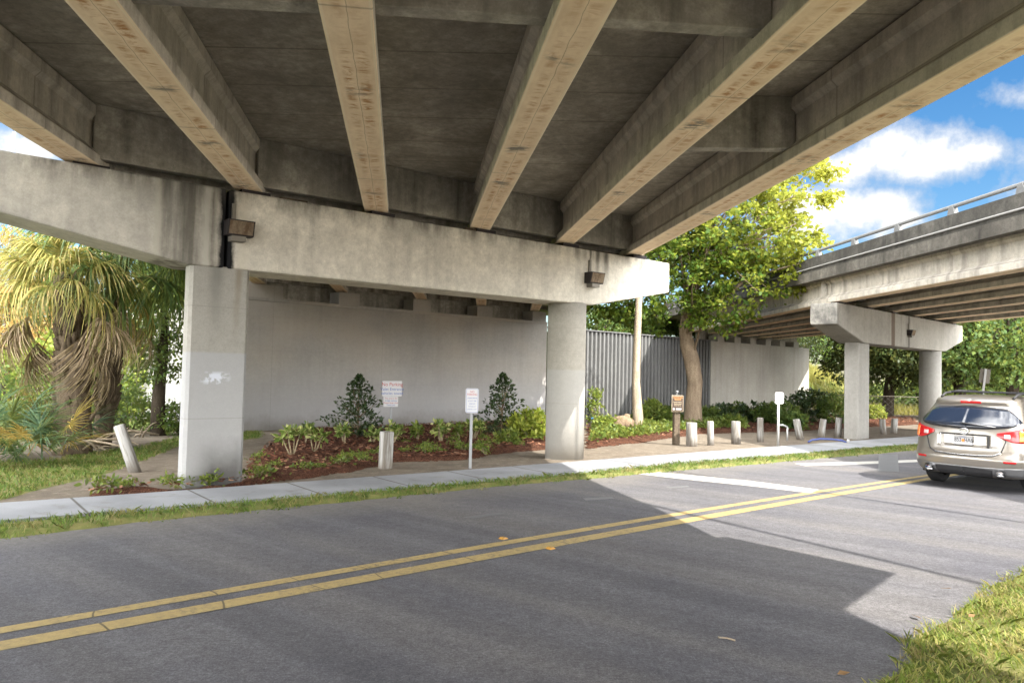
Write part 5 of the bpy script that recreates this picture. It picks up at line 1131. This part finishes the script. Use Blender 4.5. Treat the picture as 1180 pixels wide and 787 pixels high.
def outl(t, z, off=0.0):
    """t in [-1,1]: rear face, left to right; |t|>1: along the side (metres beyond the corner)"""
    w, y, D = ip(z, HW), ip(z, YR), ip(z, DD); a = min(1.0, abs(t)); sg = 1 if t >= 0 else -1
    c = (1 - a ** 3.0) ** (1 / 2.4) if a < 1 else 0
    x = a * w; yy = y + D * (1 - c)
    # outward normal, numerically
    a2 = max(0, a - .01); c2 = (1 - a2 ** 3.0) ** (1 / 2.4); tx, ty = (a - a2) * w, D * (c2 - c)
    nx, ny = (ty, -tx) if abs(t) <= 1 else (1, 0); l = math.hypot(nx, ny) or 1
    if abs(t) > 1: yy = y + D + (abs(t) - 1)
    return (sg * (x + nx / l * off), yy + ny / l * off, z)
TS = [0, .12, .25, .36, .40, .425, .5, .6, .7, .78, .85, .90, .94, .97, .99, 1.0]
zz = sorted(list(np.arange(.26, 1.69, .04)) + [1.69, .772, .785, .975, .988])
b = MB(); rows = []
for z in zz:
    half = [outl(t, z) for t in TS]; half = [(p[0], p[1] + (.055 if t < .41 and .78 < z < .98 else 0), p[2]) for p, t in zip(half, TS)]; D = ip(z, DD); ys = ip(z, YR) + D; yf = ip(z, YF); w = ip(z, HW)
    side = [(w * (1 - .03 * u ** 2), ys + (yf - .5 - ys) * u, z) for u in (.12, .25, .4, .55, .7, .85, 1.0)] if yf - .5 > ys else [(w, ys + .1 * k, z) for k in range(7)]
    fr0 = side[-1][1]; front = [(w * c, fr0 + (max(yf, fr0 + .05) - fr0) * s, z) for c, s in ((.96, .45), (.85, .75), (.65, .92), (.35, .99), (0, 1.))]
    hf = half + side + front; rows.append(hf + [(-p[0], p[1], p[2]) for p in hf[-2:0:-1]])
n = len(rows[0]); b.v = [p for r in rows for p in r]
for j in range(len(rows) - 1):
    for i in range(n): b.f.append([j * n + i, j * n + (i + 1) % n, (j + 1) * n + (i + 1) % n, (j + 1) * n + i]); b.m.append(0); b.sm.append(True)
b.f.append(list(range(n))[::-1]); b.f.append([(len(rows) - 1) * n + i for i in range(n)]); b.m += [0, 0]; b.sm += [False, True]
b.build('body', M_PAINT, car)
def skin(name, zt, zb, t0, t1, off, mat, parent=None, nt=40, nz=10, thick=.0):
    """panel that follows the body; zt(t), zb(t) give its upper and lower edge"""
    b = MB(); vs = []
    for j in range(nz + 1):
        for i in range(nt + 1):
            t = t0 + (t1 - t0) * i / nt; a, c = zb(t), zt(t); vs.append(outl(t, a + (c - a) * j / nz, off))
    b.add(vs, [(j * (nt + 1) + i, j * (nt + 1) + i + 1, (j + 1) * (nt + 1) + i + 1, (j + 1) * (nt + 1) + i) for j in range(nz) for i in range(nt)], 0, True)
    me = bpy.data.meshes.new(name); me.from_pydata(b.v, [], b.f); me.polygons.foreach_set('use_smooth', [True] * len(b.f)); o = link(name, me, mat, parent or car)
    s = o.modifiers.new('thick', 'SOLIDIFY'); s.thickness = .012; s.offset = 0; return o
# rear window: rounded, lower edge bowed down in the middle, tips at the sides
wt = lambda k: (lambda t: 1.475 - .05 * abs(t) ** 2 - k)
def win_top(g): return lambda t: 1.475 + g - .05 * (abs(t) / .92) ** 2 - (.17 + g) * max(0, (abs(t) - .72) / .22) ** 2
def win_bot(g): return lambda t: 1.115 - g + .07 * (abs(t) / .9) ** 2 + (.04 + g) * max(0, (abs(t) - .72) / .22) ** 2
skin('window_seal', win_top(.022), win_bot(.022), -.945, .945, .002, M_TRIM, nt=60)
g_ = skin('rear_window', win_top(0), win_bot(0), -.925, .925, .010, M_GLASS, nt=60)
skin('brake_light', lambda t: 1.585, lambda t: 1.545, -.24, .24, .022, M_TAIL)
skin('spoiler', lambda t: 1.625 - .02 * t * t, lambda t: 1.535 - .03 * t * t, -.80, .80, .012, M_PAINT)
b = MB(); p0 = Vector(outl(.12, 1.135, .03)); p1 = Vector(outl(.50, 1.19, .035)); b.tube([outl(-.06, 1.20, .028), outl(.2, 1.185, .035), outl(.55, 1.15, .03)], [.012, .011, .006], 6); b.build('wiper', M_SILVER, g_)
# tail lights wrap round the corners
for sg in (-1, 1):
    def zt_(t): a = abs(t); return 1.045 + .115 * min(1, (a - .55) / .5) - (.10 * max(0, a - 1.03) / .15)
    def zb_(t): a = abs(t); return 1.005 - .115 * math.sin(min(1, max(0, (a - .55) / .35)) * math.pi / 2) + .03 * max(0, a - .95) / .2
    o = skin('tail_light', zt_, zb_, sg * .56, sg * 1.16, .012, M_TAIL, nt=30)
    skin('lens', lambda t: zt_(t) - .03, lambda t: zb_(t) + .022, sg * .88, sg * 1.0, .020, M_TAILO, o, 12)
    skin('lens', lambda t: 1.03, lambda t: .965, sg * .67, sg * .76, .020, M_TAILW, o, 12)
    skin('reflector', lambda t: .575, lambda t: .54, sg * .68, sg * .86, .010, M_TAIL, None, 12, 3)
# plate recess and plate
rp = skin('recess_edge', lambda t: 1.005, lambda t: .985, -.44, .44, .014, M_TRIM, None, 20, 2)
skin('recess_edge', lambda t: .992, lambda t: .775, .415, .435, .013, M_TRIM, None, 3, 6); skin('recess_edge', lambda t: .992, lambda t: .775, -.435, -.415, .016, M_CHROME, None, 3, 6)
yp = outl(0, .89)[1] + .030
pl = MB().box((-.02, yp, .885), (.31, .012, .16)).build('number_plate', M_PLATE, car, bevel=.006)
text('853', .105, M_BLACK, pl, (-.105, yp - .0075, .89), sx=.75); text('HA6', .105, M_BLACK, pl, (.07, yp - .0075, .89), sx=.75); text('SUNSHINE', .024, M_BLUE, pl, (-.02, yp - .0075, .948))
b = MB()
for a in range(10): pass
MB().tube([(-.02, yp - .006, .885), (-.02, yp - .009, .885)], .026, 12).build('fruit_mark', M_TAILO, pl)
# emblem: an oval ring with a bar
ye = outl(0, 1.055)[1] - .022; b = MB(); b.tube([(.075 * math.cos(k * .3927), ye, 1.055 + .05 * math.sin(k * .3927)) for k in range(17)], .009, 6); b.box((0, ye - .002, 1.055), (.19, .012, .022)); b.build('emblem', M_CHROME, car)
text('A W D', .045, M_SILVER, car, (.48, outl(.52, .80)[1] - .012, .80), rot=(R_(90), 0, R_(14)))
# hatch seam
def seam(pts, w=.009, mat=None): return MB().tube([outl(t, z, .002) for t, z in pts], w, 6, smooth=True).build('tailgate_seam', mat or M_TRIM, car)
seam([(-.60, 1.0), (-.70, .92), (-.66, .80), (-.62, .70), (-.50, .645), (-.25, .63), (0, .625), (.25, .63), (.50, .645), (.62, .70), (.66, .80), (.70, .92), (.60, 1.0)])
seam([(-.63, .715), (-.51, .66), (-.25, .645), (0, .64), (.25, .645), (.51, .66), (.63, .715)], .007, M_CHROME)
# lower bumper, diffuser, exhausts
skin('bumper_guard', lambda t: .44 + .02 * t * t, lambda t: .30, -1.05, 1.05, .010, M_SILVER)
skin('diffuser', lambda t: .40 + .03 * math.cos(t * 2.5), lambda t: .27, -.52, .52, .022, M_TRIM)
for sg in (-1, 1):
    x, y, z = outl(sg * .66, .36); b = MB(); b.tube([(x, y + .15, z), (x, y - .07, z)], .078, 18, caps=False); b.tube([(x, y - .07, z), (x, y - .07, z + .0001), (x, y + .13, z)], [.078, .060, .060], 18, caps=False); b.add([(x + .06 * math.cos(a * .349), y + .0, z + .06 * math.sin(a * .349)) for a in range(18)], [list(range(18))], 1); b.build('exhaust', [M_CHROME, M_RUBBERY], car)
# quarter window and side windows on the right and left
for sg in (-1, 1):
    def st_(t): u = (abs(t) - 1.04) / .62; return 1.20 + .27 * min(1, max(0, u)) ** .5
    def sb_(t): return 1.17 + .0 * t
    skin('quarter_window', st_, sb_, sg * 1.05, sg * 1.66, .006, M_GLASS, nt=16)
    skin('side_window', lambda t: 1.475, lambda t: 1.16, sg * 1.74, sg * 2.55, .006, M_GLASS); skin('side_window', lambda t: 1.475 - .25 * max(0, (abs(t) - 3.1) / .5), lambda t: 1.14, sg * 2.63, sg * 3.45, .006, M_GLASS)
    # roof rails
    b = MB(); b.tube([(sg * .60, .62, 1.645), (sg * .605, .80, 1.715), (sg * .60, 1.4, 1.755), (sg * .59, 2.2, 1.745), (sg * .585, 2.5, 1.70)], .022, 8); b.build('roof_rail', M_TRIM, car)
for y in (1.05, 1.75): MB().box((0, y, 1.745), (1.22, .07, .028)).build('cross_bar', M_TRIM, car, bevel=.008)
for sg in (-1, 1):
    for y in (.98, 3.80):
        w = MB(); R0 = .365; W0 = .235
        prof = [(-W0 / 2, .23), (-W0 / 2, R0 - .03), (-W0 / 2 + .03, R0), (W0 / 2 - .03, R0), (W0 / 2, R0 - .03), (W0 / 2, .23)]
        N_ = 36; vs = [(x, r * math.cos(a * 2 * math.pi / N_), r * math.sin(a * 2 * math.pi / N_)) for a in range(N_) for x, r in prof]; k = len(prof)
        w.add(vs, [(a * k + j, a * k + j + 1, ((a + 1) % N_) * k + j + 1, ((a + 1) % N_) * k + j) for a in range(N_) for j in range(k - 1)], 0, True)
        o = w.build('wheel', M_TYRE, car, (sg * .80, y, R0))
        r = MB(); r.tube([(sg * .085, 0, 0), (sg * .10, 0, 0)], [.235, .235], 30); 
        for a in range(5): r.box((sg * .108, 0, .13), (.02, .06, .2), M=Matrix.Rotation(a * 1.2566, 4, 'X'))
        r.tube([(sg * .10, 0, 0), (sg * .13, 0, 0)], [.05, .045], 12); r.build('rim', M_SILVER, o)
        ar = MB(); pts = [(sg * .936, y + .42 * math.cos(a), R0 + .42 * math.sin(a)) for a in np.linspace(-.35, math.pi + .35, 24)]
        ar.add([(sg * .925, p[1], p[2]) for p in pts] + [(sg * .70, p[1], p[2]) for p in pts], [list(range(24))] + [(i, i + 1, 25 + i, 24 + i) for i in range(23)]); ar.build('wheel_arch', M_RUBBERY, car)
    MB().tube([(sg * .80, .98, .365), (0, .98, .36)], .05, 8).build('axle', M_TRIM, car)
MB().box((0, 1.0, .30), (1.3, 1.2, .16)).build('underbody', M_RUBBERY, car, bevel=.05)
CAR_H = R_(51.5)
car.location = (8.10, 13.72, 0.004); car.rotation_euler = (0, 0, -CAR_H)

# ================================================================== CAMERA, LIGHT, SKY
cam = bpy.data.cameras.new('camera'); co = bpy.data.objects.new('camera', cam); COL.objects.link(co)
cam.sensor_width = 36; cam.lens = FPX / PW * 36; cam.clip_start = .05; cam.clip_end = 2000
Mx = Matrix(((cR[0], cU[0], -cF[0], 0), (cR[1], cU[1], -cF[1], 0), (cR[2], cU[2], -cF[2], CAMH), (0, 0, 0, 1))); co.matrix_world = Mx
S.camera = co
sun = bpy.data.lights.new('sun', 'SUN'); sun.energy = 3.3; sun.angle = R_(.53); sun.color = (1.0, .945, .86)
so = bpy.data.objects.new('sun', sun); COL.objects.link(so); so.rotation_euler = SUNV.to_track_quat('Z', 'Y').to_euler(); so.location = (20, -20, 30)
wd = bpy.data.worlds.new('World'); S.world = wd; wd.use_nodes = True; nt = wd.node_tree; nt.nodes.clear()
def wn(t, ins=None, **pr):
    nd = nt.nodes.new('ShaderNode' + t)
    for k, v in pr.items(): setattr(nd, k, v)
    for k, v in (ins or {}).items():
        if isinstance(v, bpy.types.NodeSocket): nt.links.new(v, nd.inputs[k])
        else: nd.inputs[k].default_value = v
    return nd
sky = wn('TexSky', sky_type='NISHITA', sun_disc=False, sun_elevation=math.asin(SUNV.z), sun_rotation=math.atan2(SUNV.x, SUNV.y), air_density=1.0, dust_density=.6, ozone_density=1.6)
tc = wn('TexCoord').outputs['Generated']
def mth(op, a, b=0., c=None, clamp=False):
    nd = wn('Math', operation=op, use_clamp=clamp)
    for i, v in enumerate((a, b) + ((c,) if c is not None else ())):
        if isinstance(v, bpy.types.NodeSocket): nt.links.new(v, nd.inputs[i])
        else: nd.inputs[i].default_value = v
    return nd.outputs[0]
# cumulus: soft blobs in the sky dome, edges broken by noise
nz = wn('TexNoise', {'Vector': tc, 'Scale': 16., 'Detail': 9., 'Roughness': .62}).outputs[0]
nz2 = wn('TexNoise', {'Vector': tc, 'Scale': 4.2, 'Detail': 7., 'Roughness': .6}).outputs[0]
tot = None
for px, py, rr, wgt in ((985, 192, .040, 1.), (1015, 182, .048, 1.), (1055, 188, .045, 1.), (1095, 182, .045, 1.), (1128, 176, .036, 1.), (955, 240, .040, 1.), (985, 245, .042, 1.), (1020, 240, .044, 1.), (1045, 250, .026, .9), (920, 245, .05, 1.), (1180, 112, .030, .75), (1185, 185, .030, .6), (40, 175, .035, .8), (1250, 240, .10, .8)):
    d = ray(px, py); d = d / np.linalg.norm(d)
    dist = wn('VectorMath', {0: wn('VectorMath', {0: tc, 1: tuple(d)}, operation='SUBTRACT').outputs[0], 1: (1, 1, 1.75)}, operation='MULTIPLY').outputs[0]
    ln = wn('VectorMath', {0: dist}, operation='LENGTH').outputs['Value']
    v = mth('MULTIPLY', mth('SUBTRACT', 1.0, mth('DIVIDE', ln, rr * 1.85), clamp=True), wgt)
    tot = v if tot is None else mth('MAXIMUM', tot, v)
body = mth('ADD', tot, mth('MULTIPLY', mth('SUBTRACT', nz, .5), 1.7))
zc_ = wn('SeparateXYZ', {0: tc}).outputs[2]
yv = wn('SeparateXYZ', {0: tc}).outputs[1]
away_fill = wn('MapRange', {'Value': yv, 'From Min': .45, 'From Max': -.1}).outputs[0]
high = mth('MULTIPLY', mth('SUBTRACT', mth('ADD', nz2, mth('MULTIPLY', away_fill, .22)), .58), 5.0, clamp=True)
mask = wn('MapRange', {'Value': body, 'From Min': .16, 'From Max': .70}).outputs[0]; mask = mth('MULTIPLY', mask, mth('MULTIPLY', tot, 6.0, clamp=True))
wisp_fill = mth('MULTIPLY', high, .95)
mask = mth('MAXIMUM', mask, wisp_fill)
shade = wn('MapRange', {'Value': mth('ADD', body, mth('MULTIPLY', nz, .3)), 'From Min': .45, 'From Max': 1.05, 'To Min': .1, 'To Max': 1.0}).outputs[0]
SKY_S = .15
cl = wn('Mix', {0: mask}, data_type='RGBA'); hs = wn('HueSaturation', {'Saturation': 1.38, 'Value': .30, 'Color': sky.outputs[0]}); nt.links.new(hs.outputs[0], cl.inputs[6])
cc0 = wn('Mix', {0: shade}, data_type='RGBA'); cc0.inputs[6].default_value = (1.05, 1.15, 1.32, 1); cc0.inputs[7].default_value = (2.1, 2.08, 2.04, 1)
cc = wn('Mix', {0: away_fill}, data_type='RGBA'); nt.links.new(cc0.outputs[2], cc.inputs[6]); cc.inputs[7].default_value = (26.5, 26.2, 25.6, 1)  # unseen clouds behind the camera, added very bright to fill the bridge shade
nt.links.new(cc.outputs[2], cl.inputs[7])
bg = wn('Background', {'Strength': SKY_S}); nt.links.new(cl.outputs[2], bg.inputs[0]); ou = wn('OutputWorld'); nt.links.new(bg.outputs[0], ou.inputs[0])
S.view_settings.view_transform = 'Standard'; S.view_settings.look = 'None'; S.view_settings.gamma = 1; S.view_settings.exposure = 2.06; S.view_settings.use_curve_mapping = False
S.render.engine = 'CYCLES'; cy = S.cycles; cy.use_denoising = True; cy.max_bounces = 10; cy.diffuse_bounces = 6; cy.glossy_bounces = 4; cy.transmission_bounces = 4; cy.transparent_max_bounces = 8
cy.caustics_reflective = False; cy.caustics_refractive = False; cy.sample_clamp_indirect = 8; cy.use_adaptive_sampling = True; cy.adaptive_threshold = .01
S.render.film_transparent = False
